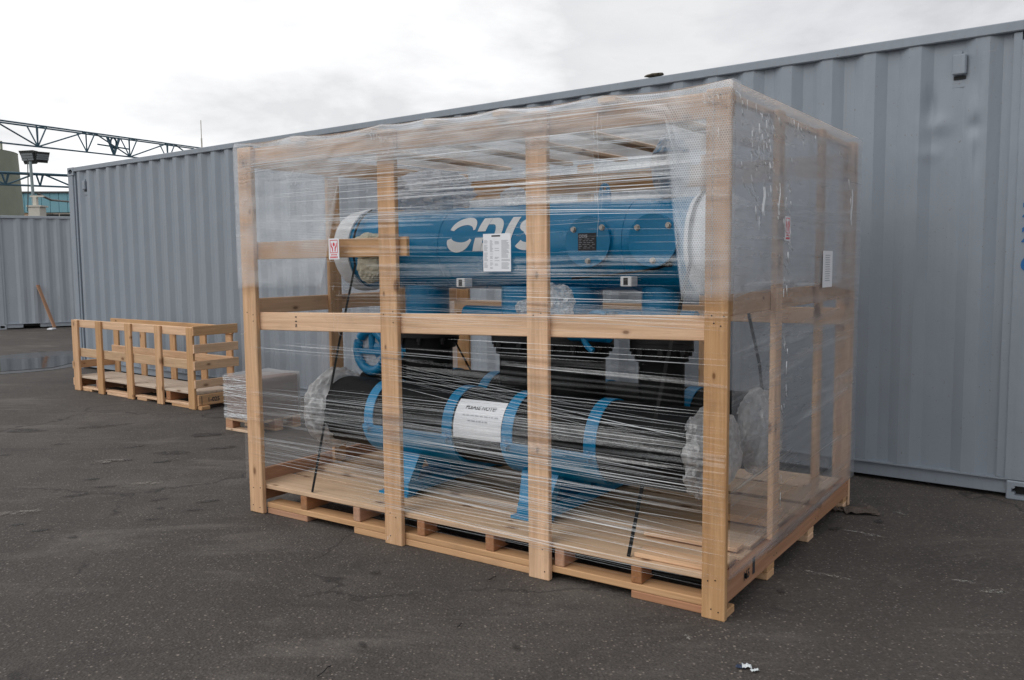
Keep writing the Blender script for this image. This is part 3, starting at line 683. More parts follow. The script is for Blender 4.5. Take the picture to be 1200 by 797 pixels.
# right-hand end
for a, b_ in ((0.615, 0.705), (1.325, 1.405)): cb("post", (2.964, a, 0.177), (2.992, b_, H - 0.004))
cb("post", (2.955, 2.005, 0.0), (2.99, 2.05, H))
cb("rail", (2.934, 0.06, 1.262), (2.963, 2.02, 1.352)); cb("rail", (2.934, 0.06, 2.135), (2.963, 2.02, 2.165))
cb("end_beam", (2.955, 0.032, 0.068), (2.993, 2.05, 0.175), PINE_RED)
# left-hand end
for a, b_ in ((0.655, 0.76), (1.33, 1.44)): cb("post", (0.030, a, 0.178), (0.058, b_, 2.06))
cb("rail", (0.0, 0.06, 1.195), (0.029, 2.02, 1.29)); cb("rail", (0.0, 0.06, 2.065), (0.029, 2.02, 2.165))
cb("end_beam", (0.0, 0.06, 0.17), (0.029, 2.05, 0.25), PINE_RED)
# roof slats
for x in (0.46, 0.99, 1.42, 1.84, 2.40): cb("roof_slat", (x, 0.0, 2.168), (x + 0.085, 2.05, 2.19), PINE_PALE)
# pallet base
for y0 in (0.031, 0.56, 1.22, 1.95):
    y1 = y0 + 0.10
    cb("runner_board", (0.119 if y0 < 0.1 else 0.0, y0, 0.036), (2.892 if y0 < 0.1 else 2.99, y1, 0.068))
    for a, b_ in ((0.12, 0.465), (0.84, 2.03), (2.55, 2.89)): cb("skid", (a, y0 + 0.001, 0.0), (b_, y1 - 0.001, 0.035), PINE_RED if a != 0.84 else PINE)
    cb("skid", (2.905, y0 + 0.001, 0.0), (2.99, y1 - 0.001, 0.0355), PINE)
for x in (0.02, 0.41, 0.835, 1.30, 1.745, 2.15, 2.548, 2.89): cb("stringer", (x, 0.034, 0.069), (x + 0.052, 2.04, 0.149), PINE_RED)
rows = [(0.0325, 0.300, 0.177), (0.338, 0.452, 0.170), (0.492, 0.655, 0.177), (0.685, 0.87, 0.170), (0.905, 1.10, 0.177), (1.14, 1.33, 0.170), (1.37, 1.66, 0.177), (1.70, 2.02, 0.172)]
for i, (a, b_, zt_) in enumerate(rows): cb("deck_board", (0.03, a, 0.1505), (2.925 + (0.028 if i % 2 else 0.005), b_, zt_), PINE_PALE)
for (x0_, x1_, y0_, y1_, z_) in ((2.55, 2.90, 0.06, 0.17, 0.20), (2.45, 2.915, 0.36, 0.45, 0.197), (2.62, 2.91, 0.80, 0.98, 0.215), (2.50, 2.90, 1.02, 1.10, 0.21)):
    cb("deck_cleat", (x0_, y0_, 0.1785), (x1_, y1_, z_), PINE)
# nail heads
bm = bmesh.new(); rn = random.Random(3)
def nail(x, y, z, n): cyl(bm, (x, y, z), (x + n[0] * 0.0015, y + n[1] * 0.0015, z + n[2] * 0.0015), 0.0032, 8)
for a, b_ in FX:
    for z in (0.05, 0.16, 1.17 + 0.02 * a, 1.21 + 0.02 * a, 2.09, 2.14):
        for x in (a + 0.03, b_ - 0.03):
            if rn.random() < 0.75: nail(x + rn.uniform(-.013, .013), 0.0, z + rn.uniform(-.014, .014), (0, -1, 0))
for y in (0.64, 0.68, 1.34, 1.39, 2.0):
    for z in (0.10, 0.15): nail(2.993, y, z, (1, 0, 0))
tag(mk("nail_head", bm, BLACKM, crate), kind='stuff')
# stamped marks on the timber
bm = bmesh.new()
add_text(bm, "115", 0.05, lambda x, y: (0.42 + y * 0.4, 0.0295, 1.205 - x), bold=0.001)
add_text(bm, "115", 0.055, lambda x, y: (2.9942, 0.22 + x, 0.105 + y), bold=0.0015)
bx(bm, (2.9936, 0.34, 0.10), (2.9944, 0.37, 0.174))
mk("ink_stamp", bm, INK, crate)

# black tubes stowed in the pallet base
for i, (y, z, r_) in enumerate(((0.15, 0.094, 0.014), (0.19, 0.088, 0.012), (0.17, 0.118, 0.013), (0.225, 0.096, 0.016), (0.25, 0.12, 0.012))):
    bm = bmesh.new(); x0_ = 1.30 + 0.03 * i
    cyl(bm, (0, 0, 0), (1.58, 0, 0.002), r_, 12)
    tag(mk("black_tube", bm, BLACK, None, CM @ T(x0_, y, z)), "thin black tube stowed under the big crate's deck", "tube", "black tubes under the deck")

# ------------------------------------------------------------------ the blue filter unit inside
UN = empty("water_filter_unit", CM @ T(1.4, 0.75, 0.178), "blue water filter tank on black pipes and blue legs inside the crate", "machine")
UO = (1.4, 0.75, 0.178); UM = T(-UO[0], -UO[1], -UO[2])
def up_(name, bm, mats, parent=UN, smooth=False, label=None):
    bmesh.ops.translate(bm, verts=bm.verts[:], vec=[-c for c in UO]); o = mk(name, bm, mats, parent, smooth=smooth)
    if label: o['label'] = label
    return o
TY, TZ, TR = 0.75, 1.575, 0.236
bm = bmesh.new()
pr = [(0.16 + 0.16 * (1 - cos(a)), TR * sin(a)) for a in [pi / 2 * k / 8 for k in range(9)]]
pr += [(x, TR) for x in (0.6, 1.0, 1.4, 1.8, 2.2, 2.66)] + [(2.66 + 0.16 * sin(a), TR * cos(a)) for a in [pi / 2 * k / 8 for k in range(1, 9)]]
lathe_x(bm, pr, (TY, TZ), 56)
for x in (0.33, 1.075, 2.245): lathe_x(bm, [(x - 0.006, TR - 0.002), (x - 0.004, TR + 0.003), (x + 0.004, TR + 0.003), (x + 0.006, TR - 0.002)], (TY, TZ), 56)
tank = up_("tank", bm, BLUE, smooth=True)
for x in (0.97, 2.03):
    bm = bmesh.new(); N = 14; o1 = []; 
    prof = [(-0.036, 0)] + [(-0.036 + 0.008 * k / 1, 0.06) for k in (0.6,)] + [(0.026 * cos(pi - pi * k / 8), 0.068 + 0.03 * sin(pi - pi * k / 8)) for k in range(9)] + [(0.032, 0.06), (0.036, 0)]
    hole = [(0.012 * cos(2 * pi * k / 12), 0.07 + 0.012 * sin(2 * pi * k / 12)) for k in range(12)]
    for yy in (TY - 0.009, TY + 0.009):
        pass
    fr_ = [bm.verts.new((x + a, TY - 0.009, TZ + TR - 0.006 + b_)) for a, b_ in prof]; hk = [bm.verts.new((x + a, TY - 0.009, TZ + TR - 0.006 + b_)) for a, b_ in hole]
    for R in (fr_, hk):
        for i in range(len(R)): bm.edges.new((R[i], R[(i + 1) % len(R)]))
    bmesh.ops.triangle_fill(bm, edges=bm.edges[:], use_beauty=True)
    ex = bmesh.ops.extrude_face_region(bm, geom=bm.faces[:]); bmesh.ops.translate(bm, verts=[e for e in ex['geom'] if isinstance(e, bmesh.types.BMVert)], vec=(0, 0.018, 0))
    bmesh.ops.recalc_face_normals(bm, faces=bm.faces[:])
    up_("lifting_lug", bm, BLUE, tank)
for i, x in enumerate((2.068, 2.425)):
    bm = bmesh.new(); yp = TY - TR - 0.012
    cyl(bm, (x, TY - 0.1, 1.592), (x, yp + 0.012, 1.592), 0.117, 40); cyl(bm, (x, yp + 0.012, 1.592), (x, yp - 0.008, 1.592), 0.128, 48)
    cv_ = up_("cover_plate", bm, BLUE, UN, smooth=True)
    for (dx, dz) in ((-0.078, 0.062), (0.085, 0.068), (0.005, -0.098)):
        bm = bmesh.new(); cyl(bm, (x + dx, yp - 0.008, 1.592 + dz), (x + dx, yp - 0.012, 1.592 + dz), 0.015, 16); cyl(bm, (x + dx, yp - 0.012, 1.592 + dz), (x + dx, yp - 0.024, 1.592 + dz), 0.0115, 6); up_("bolt", bm, STEEL, cv_)
    if i == 0:
        bm = bmesh.new(); bx(bm, (x - 0.052, yp - 0.011, 1.547), (x + 0.052, yp - 0.0082, 1.635))
        add_text(bm, "ODIS", 0.022, lambda a, b_: (x - 0.048 + a, yp - 0.0115, 1.612 + b_), 1, bold=0.0006)
        rr_ = random.Random(2)
        for k in range(6):
            xx = x - 0.048
            while xx < x + 0.044:
                w = rr_.uniform(0.006, 0.02); bx(bm, (xx, yp - 0.0114, 1.604 - k * 0.009), (min(xx + w, x + 0.047), yp - 0.0111, 1.606 - k * 0.009), 0, 1); xx += w + rr_.uniform(0.002, 0.016)
        up_("nameplate", bm, [INK, INKGREY], cv_)
# logo, laid on the curved wall
def onT(x, s):
    ph = (s + 0.02) / TR
    return (x, TY - (TR + 0.0022) * cos(ph), TZ + (TR + 0.0022) * sin(ph))
def rib(bm, pts, ws, sh=0.22):
    P_, Q_ = [pts[0]], [ws[0]]          # short steps, so that the paint follows the round wall
    for (a, wa), (b_, wb) in zip(zip(pts, ws), zip(pts[1:], ws[1:])):
        m_ = max(1, int((Vector(b_) - Vector(a)).length / 0.012))
        for k in range(1, m_ + 1): P_.append((a[0] + (b_[0] - a[0]) * k / m_, a[1] + (b_[1] - a[1]) * k / m_)); Q_.append(wa + (wb - wa) * k / m_)
    pts, ws = P_, Q_
    n = len(pts); A = []
    for i, (p, w) in enumerate(zip(pts, ws)):
        a, b_ = Vector(pts[max(i - 1, 0)]), Vector(pts[min(i + 1, n - 1)]); d = (b_ - a).normalized(); nrm = Vector((-d.y, d.x)) * w / 2
        r_ = []
        for q in (Vector(p) + nrm, Vector(p) - nrm): r_.append(bm.verts.new(onT(LX + (q.x + sh * q.y) * 1.25, LS + q.y * 1.18)))
        A.append(r_)
    for a, b_ in zip(A, A[1:]):
        f = bm.faces.new((a[0], a[1], b_[1], b_[0]))
LX, LS = 1.124, -0.040
bm = bmesh.new(); hh = 0.165; W_ = 0.042
def arc(cx, cy, rx, ry, a0, a1, n=18): return [(cx + rx * cos(radians(a0 + (a1 - a0) * k / n)), cy + ry * sin(radians(a0 + (a1 - a0) * k / n))) for k in range(n + 1)]
rib(bm, arc(0.080, hh / 2 + 0.010, 0.062, 0.058, 172, 8), [0.01 + 0.036 * sin(pi * min(1, 0.12 + 0.9 * k / 18)) for k in range(19)])
rib(bm, arc(0.080, hh / 2 - 0.014, 0.062, 0.050, 192, 345), [0.014 + 0.034 * sin(pi * min(1, 0.08 + 0.95 * k / 18)) for k in range(19)])
rib(bm, [(0.186, 0), (0.186, 0.03), (0.186, 0.062)], [0.044] * 3)
rib(bm, [(0.186, 0.092), (0.186, 0.12), (0.186, hh)], [0.044] * 3)
rib(bm, [(0.2085, 0.0185), (0.225, 0.0185)] + arc(0.232, hh / 2, 0.048, hh / 2 - 0.0185, -90, 90, 20) + [(0.225, hh - 0.0185), (0.2085, hh - 0.0185)], [0.037] * 25)
rib(bm, [(0.338, 0), (0.338, hh / 2), (0.338, hh)], [0.042] * 3)
rib(bm, arc(0.445, hh * 0.74, 0.047, hh * 0.26 - 0.018, 20, 240, 16) + [(0.44, hh * 0.5)] + arc(0.445, hh * 0.27, 0.05, hh * 0.27 - 0.018, 65, -155, 16), [0.036] * 35)
bmesh.ops.recalc_face_normals(bm, faces=bm.faces[:])
up_("logo", bm, WHITE, tank)
# twin headers
def pipe(name, y, z, x0, x1, bands, cradles):
    bm = bmesh.new(); R = 0.203
    lathe_x(bm, [(x0, 0.0), (x0, R * 0.82), (x0, R), (x0 + 0.4, R), (x1, R), (x1, R * 0.82), (x1, 0)], (y, z), 48)
    p = up_(name, bm, BLACK, smooth=True)
    for x in bands:
        bm = bmesh.new(); w = 0.033
        lathe_x(bm, [(x - w, R + 0.0015), (x - w, R + 0.0075), (x + w, R + 0.0075), (x + w, R + 0.0015)], (y, z), 48)
        bx(bm, (x - 0.022, y - R - 0.035, z - 0.05), (x + 0.022, y - R - 0.006, z - 0.035), 0.002); cyl(bm, (x, y - R - 0.022, z - 0.075), (x, y - R - 0.022, z - 0.015), 0.006, 8)
        up_("band", bm, BLUE, p, smooth=True)
    for (a, b_) in cradles:
        bm = bmesh.new(); N = 20; r0, r1 = R + 0.009, R + 0.018; rows_ = []
        for k in range(N + 1):
            th = radians(188 + 164 * k / N)
            rows_.append([bm.verts.new((x, y + r_ * cos(th), z + r_ * sin(th))) for x, r_ in ((a, r0), (b_, r0), (b_, r1), (a, r1))])
        for A_, B_ in zip(rows_, rows_[1:]):
            for k in range(4): bm.faces.new((A_[k], A_[(k + 1) % 4], B_[(k + 1) % 4], B_[k]))
        bm.faces.new(rows_[0]); bm.faces.new(rows_[-1][::-1]); bmesh.ops.recalc_face_normals(bm, faces=bm.faces[:])
        up_("cradle", bm, BLUE, p, smooth=True)
    return p
PZ = 0.60
fp = pipe("front_pipe", 0.46, PZ, 0.28, 2.70, (0.76, 1.335, 1.73, 2.215), ((0.72, 1.37), (1.695, 2.25)))
rp = pipe("rear_pipe", 1.06, PZ, 0.30, 2.72, (0.74, 1.10, 1.86, 2.42), ((0.72, 1.37), (1.695, 2.25)))
bm = bmesh.new()
def onP(x, s, e=0.003):
    ph = s / 0.203; return (x, 0.46 - (0.203 + e) * cos(ph), PZ + (0.203 + e) * sin(ph))
xa, xb = 1.378, 1.69; n = 14
g = [[bm.verts.new(onP(x, -0.035 + 0.215 * k / n)) for x in (xa, xb)] for k in range(n + 1)]
for A_, B_ in zip(g, g[1:]): bm.faces.new((A_[0], A_[1], B_[1], B_[0]))
add_text(bm, "PLEASE NOTE!", 0.031, lambda x, y: onP(1.536 + x, 0.122 + y, 0.0042), 1, shear=0.15, bold=0.0007, align='CENTER', sub=0.012)
rr_ = random.Random(5)
for s, x0_, x1_ in ((0.083, 1.43, 1.65), (0.055, 1.47, 1.60)):
    x = x0_
    while x < x1_:
        w = rr_.uniform(0.006, 0.026)
        poly(bm, [onP(x, s, 0.0042), onP(x + w, s, 0.0042), onP(x + w, s + 0.007, 0.0042), onP(x, s + 0.007, 0.0042)], 2); x += w + 0.007
up_("notice_label", bm, [PAPER, INK, INKGREY], fp, label="white PLEASE NOTE! notice stuck on the front pipe")
bm = bmesh.new(); 
g = [[bm.verts.new((x, 1.06 - 0.207 * cos(s), PZ + 0.207 * sin(s))) for x in (1.62, 1.72)] for s in [0.2 + 0.9 * k / 8 for k in range(9)]]
for A_, B_ in zip(g, g[1:]): bm.faces.new((A_[0], A_[1], B_[1], B_[0]))
up_("paper_label", bm, PAPER, rp)
# legs: A-frames standing across the unit
for x in (0.955, 1.875):
    bm = bmesh.new(); bx(bm, (x - 0.09, 0.262, 0.1935), (x + 0.09, 1.24, 0.262), 0.004); bx(bm, (x - 0.125, 0.25, 0.1785), (x + 0.09, 0.33, 0.193)); bx(bm, (x - 0.125, 1.16, 0.1785), (x + 0.09, 1.25, 0.193))
    cyl(bm, (x - 0.10, 0.29, 0.19), (x - 0.10, 0.29, 0.23), 0.01, 8)
    lf = up_("leg_frame", bm, BLUE)
    for (yt, yb) in ((0.40, 0.30), (0.56, 0.70), (1.12, 1.20), (0.96, 0.80)):
        bm = bmesh.new(); q = [(-0.12, yt - 0.035, 0.47), (0.12, yt - 0.035, 0.47), (0.085, yb - 0.035, 0.245), (-0.085, yb - 0.035, 0.245)]
        A_ = [bm.verts.new((x + a, b_, c_)) for a, b_, c_ in q]; B_ = [bm.verts.new((x + a, b_ + 0.07, c_)) for a, b_, c_ in q]
        bm.faces.new(A_); bm.faces.new(B_[::-1])
        for k in range(4): bm.faces.new((A_[k], B_[k], B_[(k + 1) % 4], A_[(k + 1) % 4]))
        bmesh.ops.recalc_face_normals(bm, faces=bm.faces[:]); up_("leg", bm, BLUE, lf)
# risers between tank and headers
for i, (x, rr) in enumerate(((0.80, 0.15), (1.52, 0.15), (1.865, 0.15), (2.36, 0.118))):
    bm = bmesh.new(); cyl(bm, (x, TY, 0.62), (x, TY, 1.06), rr, 32); 
    for yy in (0.55, 0.97): cyl(bm, (x, TY, 0.66), (x, yy, 0.66), 0.09, 24)
    cyl(bm, (x, TY, 0.98), (x, TY, 1.045), rr + 0.02, 32)
    rs = up_("riser", bm, BLACK, smooth=True)
    bm = bmesh.new(); cyl(bm, (x, TY, 1.11), (x, TY, 1.36), rr - 0.015, 32); up_("riser_neck", bm, BLUE, rs, smooth=True)
    bm = bmesh.new(); cyl(bm, (x, TY, 1.046), (x, TY, 1.075), rr + 0.045, 36); cyl(bm, (x, TY, 1.077), (x, TY, 1.11), rr + 0.045, 36); up_("flange", bm, BLACKM, rs, smooth=True)
    for k in range(8):
        bm = bmesh.new()
        a = 2 * pi * (k + 0.5) / 8; px, py = x + (rr + 0.028) * cos(a), TY + (rr + 0.028) * sin(a)
        cyl(bm, (px, py, 1.005), (px, py, 1.14), 0.010, 8); cyl(bm, (px, py, 1.025), (px, py, 1.045), 0.018, 6); cyl(bm, (px, py, 1.111), (px, py, 1.128), 0.018, 6)
        up_("bolt", bm, BLACKM, rs)
bm = bmesh.new(); cyl(bm, (1.1, TY, 1.19), (2.55, TY, 1.19), 0.05, 16); up_("cross_pipe", bm, BLUE, smooth=True)
for i, (x, dz) in enumerate(((1.25, 0.0), (2.28, 0.012))):
    bm = bmesh.new(); bx(bm, (x - 0.03, TY - TR - 0.012, 1.355 + dz), (x + 0.03, TY - TR + 0.06, 1.405 + dz), 0.003); bx(bm, (x - 0.012, TY - TR - 0.0135, 1.362 + dz), (x + 0.012, TY - TR - 0.0122, 1.398 + dz), 0, 1)
    up_("saddle_plate", bm, [WHITE, INK], UN)
bm = bmesh.new(); tube(bm, [(2.50, TY - TR * 0.93 - 0.008, 1.475), (2.44, TY - TR * 0.9 - 0.01, 1.455), (2.2, TY - TR * 0.84 - 0.02, 1.425), (1.95, TY - TR * 0.80 - 0.02, 1.405)], 0.006, 6); cyl(bm, (2.50, TY - TR * 0.93 + 0.02, 1.475), (2.50, TY - TR * 0.93 - 0.02, 1.475), 0.013, 10)
up_("control_tube", bm, BLACKM, UN)
# butterfly valve with blue ring at the left
bm = bmesh.new(); vx, vy, vz = 0.50, 0.55, 0.955
tube(bm, [(vx + 0.115 * cos(2 * pi * k / 28), vy + 0.012, vz + 0.125 * sin(2 * pi * k / 28)) for k in range(29)], 0.03, 10)
cyl(bm, (vx, vy + 0.02, vz + 0.125), (vx, vy + 0.02, vz - 0.01), 0.022, 10); bx(bm, (vx - 0.11, vy - 0.004, vz - 0.022), (vx + 0.11, vy + 0.02, vz + 0.012), 0.004)
cyl(bm, (vx, vy + 0.03, vz), (vx, vy + 0.16, vz), 0.105, 28); cyl(bm, (vx, vy + 0.1, vz), (vx + 0.36, TY, vz + 0.05), 0.095, 24)
va = up_("valve", bm, BLUE, smooth=True)
bm = bmesh.new(); cyl(bm, (vx, vy + 0.024, vz), (vx, vy + 0.028, vz), 0.108, 28); up_("disc_cover", bm, BAG2, va)
bm = bmesh.new(); tube(bm, [(vx + 0.24, 0.66, 0.94), (vx + 0.2, 0.65, 0.85), (vx + 0.12, 0.63, 0.78), (vx, 0.6, 0.75), (vx - 0.1, 0.6, 0.76)], 0.06, 14); up_("elbow", bm, BLACK, va, smooth=True)
# solenoid valve with blue arc near the middle
bm = bmesh.new(); sx_, sy_, sz_ = 2.08, 0.52, 1.205
cyl(bm, (sx_ - 0.12, sy_, sz_ - 0.06), (sx_ + 0.1, sy_, sz_ - 0.06), 0.062, 20); tube(bm, [(sx_ + 0.05 + 0.085 * cos(radians(a)), sy_ - 0.03, sz_ - 0.07 + 0.10 * sin(radians(a))) for a in range(60, 260, 12)], 0.016, 8)
cyl(bm, (sx_ + 0.02, sy_, sz_ - 0.06), (sx_ + 0.02, TY, sz_ - 0.02), 0.05, 16)
up_("control_valve", bm, BLUE, smooth=True)

# ------------------------------------------------------------------ wrappings on the unit
def wrap(name, c, s, amp, seed, mat, label, cat="plastic wrapping", sub=5, freq=2.2, extra=None):
    bm = bmesh.new(); blob(bm, (0, 0, 0), s, amp, sub, seed, freq)
    if extra: extra(bm)
    return tag(mk(name, bm, mat, None, CM @ T(*c), smooth=True), label, cat)
wrap("plastic_bag", (0.31, 0.46, 0.60), (0.17, 0.245, 0.245), 0.13, 1, BAG, "crumpled clear plastic tied over the front pipe's left end")
wrap("plastic_bag", (2.74, 0.46, 0.60), (0.13, 0.225, 0.22), 0.15, 2, BAG, "crumpled clear plastic tied over the front pipe's right end")
wrap("plastic_bag", (2.76, 1.06, 0.60), (0.12, 0.225, 0.225), 0.13, 21, BAG, "cloudy clear plastic tied over the rear pipe's right end")
wrap("plastic_bag", (1.915, 0.40, 1.275), (0.125, 0.10, 0.115), 0.2, 3, BAG, "small clear plastic bag below the tank beside the third front post")
wrap("plastic_bag", (1.68, 0.52, 1.245), (0.06, 0.06, 0.05), 0.2, 13, BAG, "tiny white plastic cap left of the third front post")
wrap("bubble_wrapped_valve", (0.80, 0.78, 1.915), (0.31, 0.20, 0.135), 0.2, 4, BAG2, "large bundle in bubble wrap lying on the tank's left top")
wrap("plastic_bag", (1.46, 0.74, 1.855), (0.085, 0.075, 0.06), 0.2, 6, BAG, "small plastic-wrapped fitting on the tank's top beside the logo")
m_air = m_plain("wrapped_blue_fitting", (0.12, 0.22, 0.34), 0.5, var=0.4, scale=14)
root = empty("wrapped_air_valve", CM @ T(2.42, 0.72, 1.805), "plastic-wrapped blue air valve standing on the tank's right end", "valve")
bm = bmesh.new(); cyl(bm, (0, 0, 0), (0, 0, 0.09), 0.055, 20); cyl(bm, (0, 0, 0.09), (0, 0, 0.15), 0.085, 24); cyl(bm, (0, 0, 0.15), (0, 0, 0.22), 0.055, 20); cyl(bm, (0, 0, 0.22), (0, 0, 0.28), 0.09, 24, 0.06); mk("body", bm, m_air, root, smooth=True)
bm = bmesh.new(); blob(bm, (0, 0, 0.15), (0.10, 0.10, 0.17), 0.14, 4, 8); mk("bag", bm, BAG, root)
# foam sheet round the left dished end
bm = bmesh.new(); Rf = TR + 0.016
lathe_x(bm, [(0.135 + 0.16 * (1 - cos(a)), Rf * sin(a)) for a in [pi / 2 * k / 10 for k in range(11)]] + [(0.34, Rf + 0.004), (0.375, Rf - 0.002), (0.375, TR + 0.004)], (0, 0), 44)
for v in bm.verts: v.co += Vector((0, v.co.y, v.co.z)).normalized() * 0.012 * noise.noise(v.co * 9) if (v.co.y or v.co.z) else Vector()
tag(mk("foam_sheet", bm, FOAM, None, CM @ T(0, TY, TZ), smooth=True), "white foam sheet wrapped round the tank's left end", "foam sheet")
bm = bmesh.new(); lathe_x(bm, [(2.585, TR + 0.003), (2.585, Rf), (2.67, Rf + 0.004)] + [(2.675 + 0.16 * sin(a), Rf * cos(a)) for a in [pi / 2 * k / 10 for k in range(1, 11)]], (0, 0), 44)
for v in bm.verts: v.co += Vector((0, v.co.y, v.co.z)).normalized() * 0.014 * noise.noise(v.co * 8) if (v.co.y or v.co.z) else Vector()
tag(mk("foam_sheet", bm, FOAM, None, CM @ T(0, TY, TZ), smooth=True), "white foam sheet over the tank's right end behind the bubble wrap", "foam sheet")
root = empty("paper_wrapped_valve", CM @ T(0.64, 0.42, 1.45), "cream paper-wrapped valve in front of the tank's left end", "valve")
bm = bmesh.new(); blob(bm, (0, 0, 0.14), (0.13, 0.09, 0.085), 0.18, 4, 9); mk("paper_wrap", bm, CREAM, root)
bm = bmesh.new(); blob(bm, (-0.01, 0.02, 0.02), (0.10, 0.07, 0.10), 0.16, 4, 10); mk("lower_wrap", bm, CREAM, root)
bm = bmesh.new(); cyl(bm, (0.10, -0.01, 0.15), (0.17, -0.01, 0.15), 0.05, 16); mk("neck", bm, BLACKM, root)
bm = bmesh.new(); cyl(bm, (0.05, 0.05, 0.14), (0.05, 0.2, 0.14), 0.05, 16); mk("stub", bm, BLUE, root)

# straps over the load
def strap(path, label, w=0.018, mat=BLACK):
    bm = bmesh.new(); pts = [Vector(p) for p in path]; R = []
    for p in pts:
        R.append([bm.verts.new(p + Vector(o)) for o in ((-w / 2, 0, 0), (w / 2, 0, 0))])
    for a, b_ in zip(R, R[1:]): bm.faces.new((a[0], a[1], b_[1], b_[0]))
    c0 = pts[0]; bmesh.ops.translate(bm, verts=bm.verts[:], vec=-c0)
    bmesh.ops.recalc_face_normals(bm, faces=bm.faces[:])
    r = bmesh.ops.solidify(bm, geom=bm.faces[:], thickness=0.0012)
    tag(mk("strapping_band", bm, mat, None, CM @ T(*c0)), label, "strap", "black straps over the tank")
def spath(x0, x1, yf):
    P = [(x0, yf, 0.18), (x0 * 0.45 + x1 * 0.55, yf + 0.27, 1.0)]
    for a in range(200, 20, -15): P.append((x1, TY + (TR + 0.03) * cos(radians(a)), TZ + (TR + 0.03) * sin(radians(a))))
    return P + [(x1, 1.5, 0.9), (x0, 2.0, 0.18)]
strap(spath(0.50, 0.44, 0.045), "black strap over the tank's foam-wrapped left end")
strap(spath(2.53, 2.62, 0.045), "black strap over the tank's right end down to the deck")
strap([(1.20, 1.95, 0.2), (1.14, 1.85, 1.1), (1.12, 1.0, 1.75)], "black strap slanting down behind the middle risers")

# ------------------------------------------------------------------ papers and stickers on the wrapped crate
def sticker(mw, label):
    w, h = 0.078, 0.112
    root = bmesh.new(); bm = root
    bx(bm, (-w / 2, -0.0006, 0), (w / 2, 0.0006, h))
    def q(x0, z0, x1, z1, m=1): poly(bm, [(x0, -0.0012, z0), (x1, -0.0012, z0), (x1, -0.0012, z1), (x0, -0.0012, z1)], m)
    e = 0.0035; X0, X1, Z0, Z1 = -0.029, 0.029, 0.034, 0.104
    q(X0, Z0, X1, Z0 + e); q(X0, Z1 - e, X1, Z1); q(X0, Z0 + e, X0 + e, Z1 - e); q(X1 - e, Z0 + e, X1, Z1 - e)
    poly(bm, [(0.008 * cos(2 * pi * k / 10), -0.0012, 0.080 + 0.011 * sin(2 * pi * k / 10)) for k in range(10)], 1)
    for s in (-1, 1):
        P = [(0.006, 0.042), (0.012, 0.042), (0.014, 0.058), (0.022, 0.070), (0.022, 0.088), (0.018, 0.088), (0.016, 0.074), (0.006, 0.062)]
        poly(bm, [(s * a, -0.0012, b_) for a, b_ in (P if s > 0 else P[::-1])], 1)
    x = -0.027
    for z, h_ in ((0.022, 0.006), (0.007, 0.009)):
        x = -0.028 + (0.006 if z > 0.02 else 0)
        while x < 0.024: q(x, z, x + 0.007, z + h_); x += 0.0095
    tag(mk("fragile_sticker", bm, [PAPER, RED], None, mw), label, "sticker", "red handling stickers")
sticker(CM @ T(0.807, -0.027, 1.516), "red and white handling sticker on the short front rail")
sticker(CM @ T(3.022, 0.665, 1.578) @ Matrix.Rotation(pi / 2, 4, 'Z'), "red and white handling sticker on the crate's right end post")
bm = bmesh.new(); bx(bm, (-0.079, -0.0008, -0.088), (0.079, 0.0008, 0.088)); rr_ = random.Random(9)
def pq(x0, z0, x1, z1, m=1): poly(bm, [(x0, -0.0014, z0), (x1, -0.0014, z0), (x1, -0.0014, z1), (x0, -0.0014, z1)], m)
pq(-0.03, 0.074, 0.02, 0.081, 2)
for x0_, x1_, fill in ((-0.074, -0.05, 0.75), (-0.04, -0.02, 0.7), (-0.012, 0.015, 0.3), (0.026, 0.074, 0.85)):
    for k in range(26):
        if rr_.random() < fill: pq(x0_, 0.055 - k * 0.0052, x0_ + (x1_ - x0_) * rr_.uniform(0.6, 1), 0.0572 - k * 0.0052)
tag(mk("packing_list", bm, [PAPER, INKGREY, INK], None, CM @ T(1.882, -0.029, 1.538)), "white printed packing list on the film in front of the logo", "paper")
bm = bmesh.new(); bx(bm, (-0.0008, -0.09, -0.095), (0.0008, 0.09, 0.095)); 
for k in range(12): 
    poly(bm, [(0.0014, -0.05, 0.07 - k * 0.012), (0.0014, 0.03 + 0.03 * random.random(), 0.07 - k * 0.012), (0.0014, 0.03, 0.074 - k * 0.012), (0.0014, -0.05, 0.074 - k * 0.012)], 1)
tag(mk("document_pouch", bm, [PAPER, INKGREY], None, CM @ T(3.022, 1.36, 1.44)), "white document pouch taped to the crate's right end", "pouch")

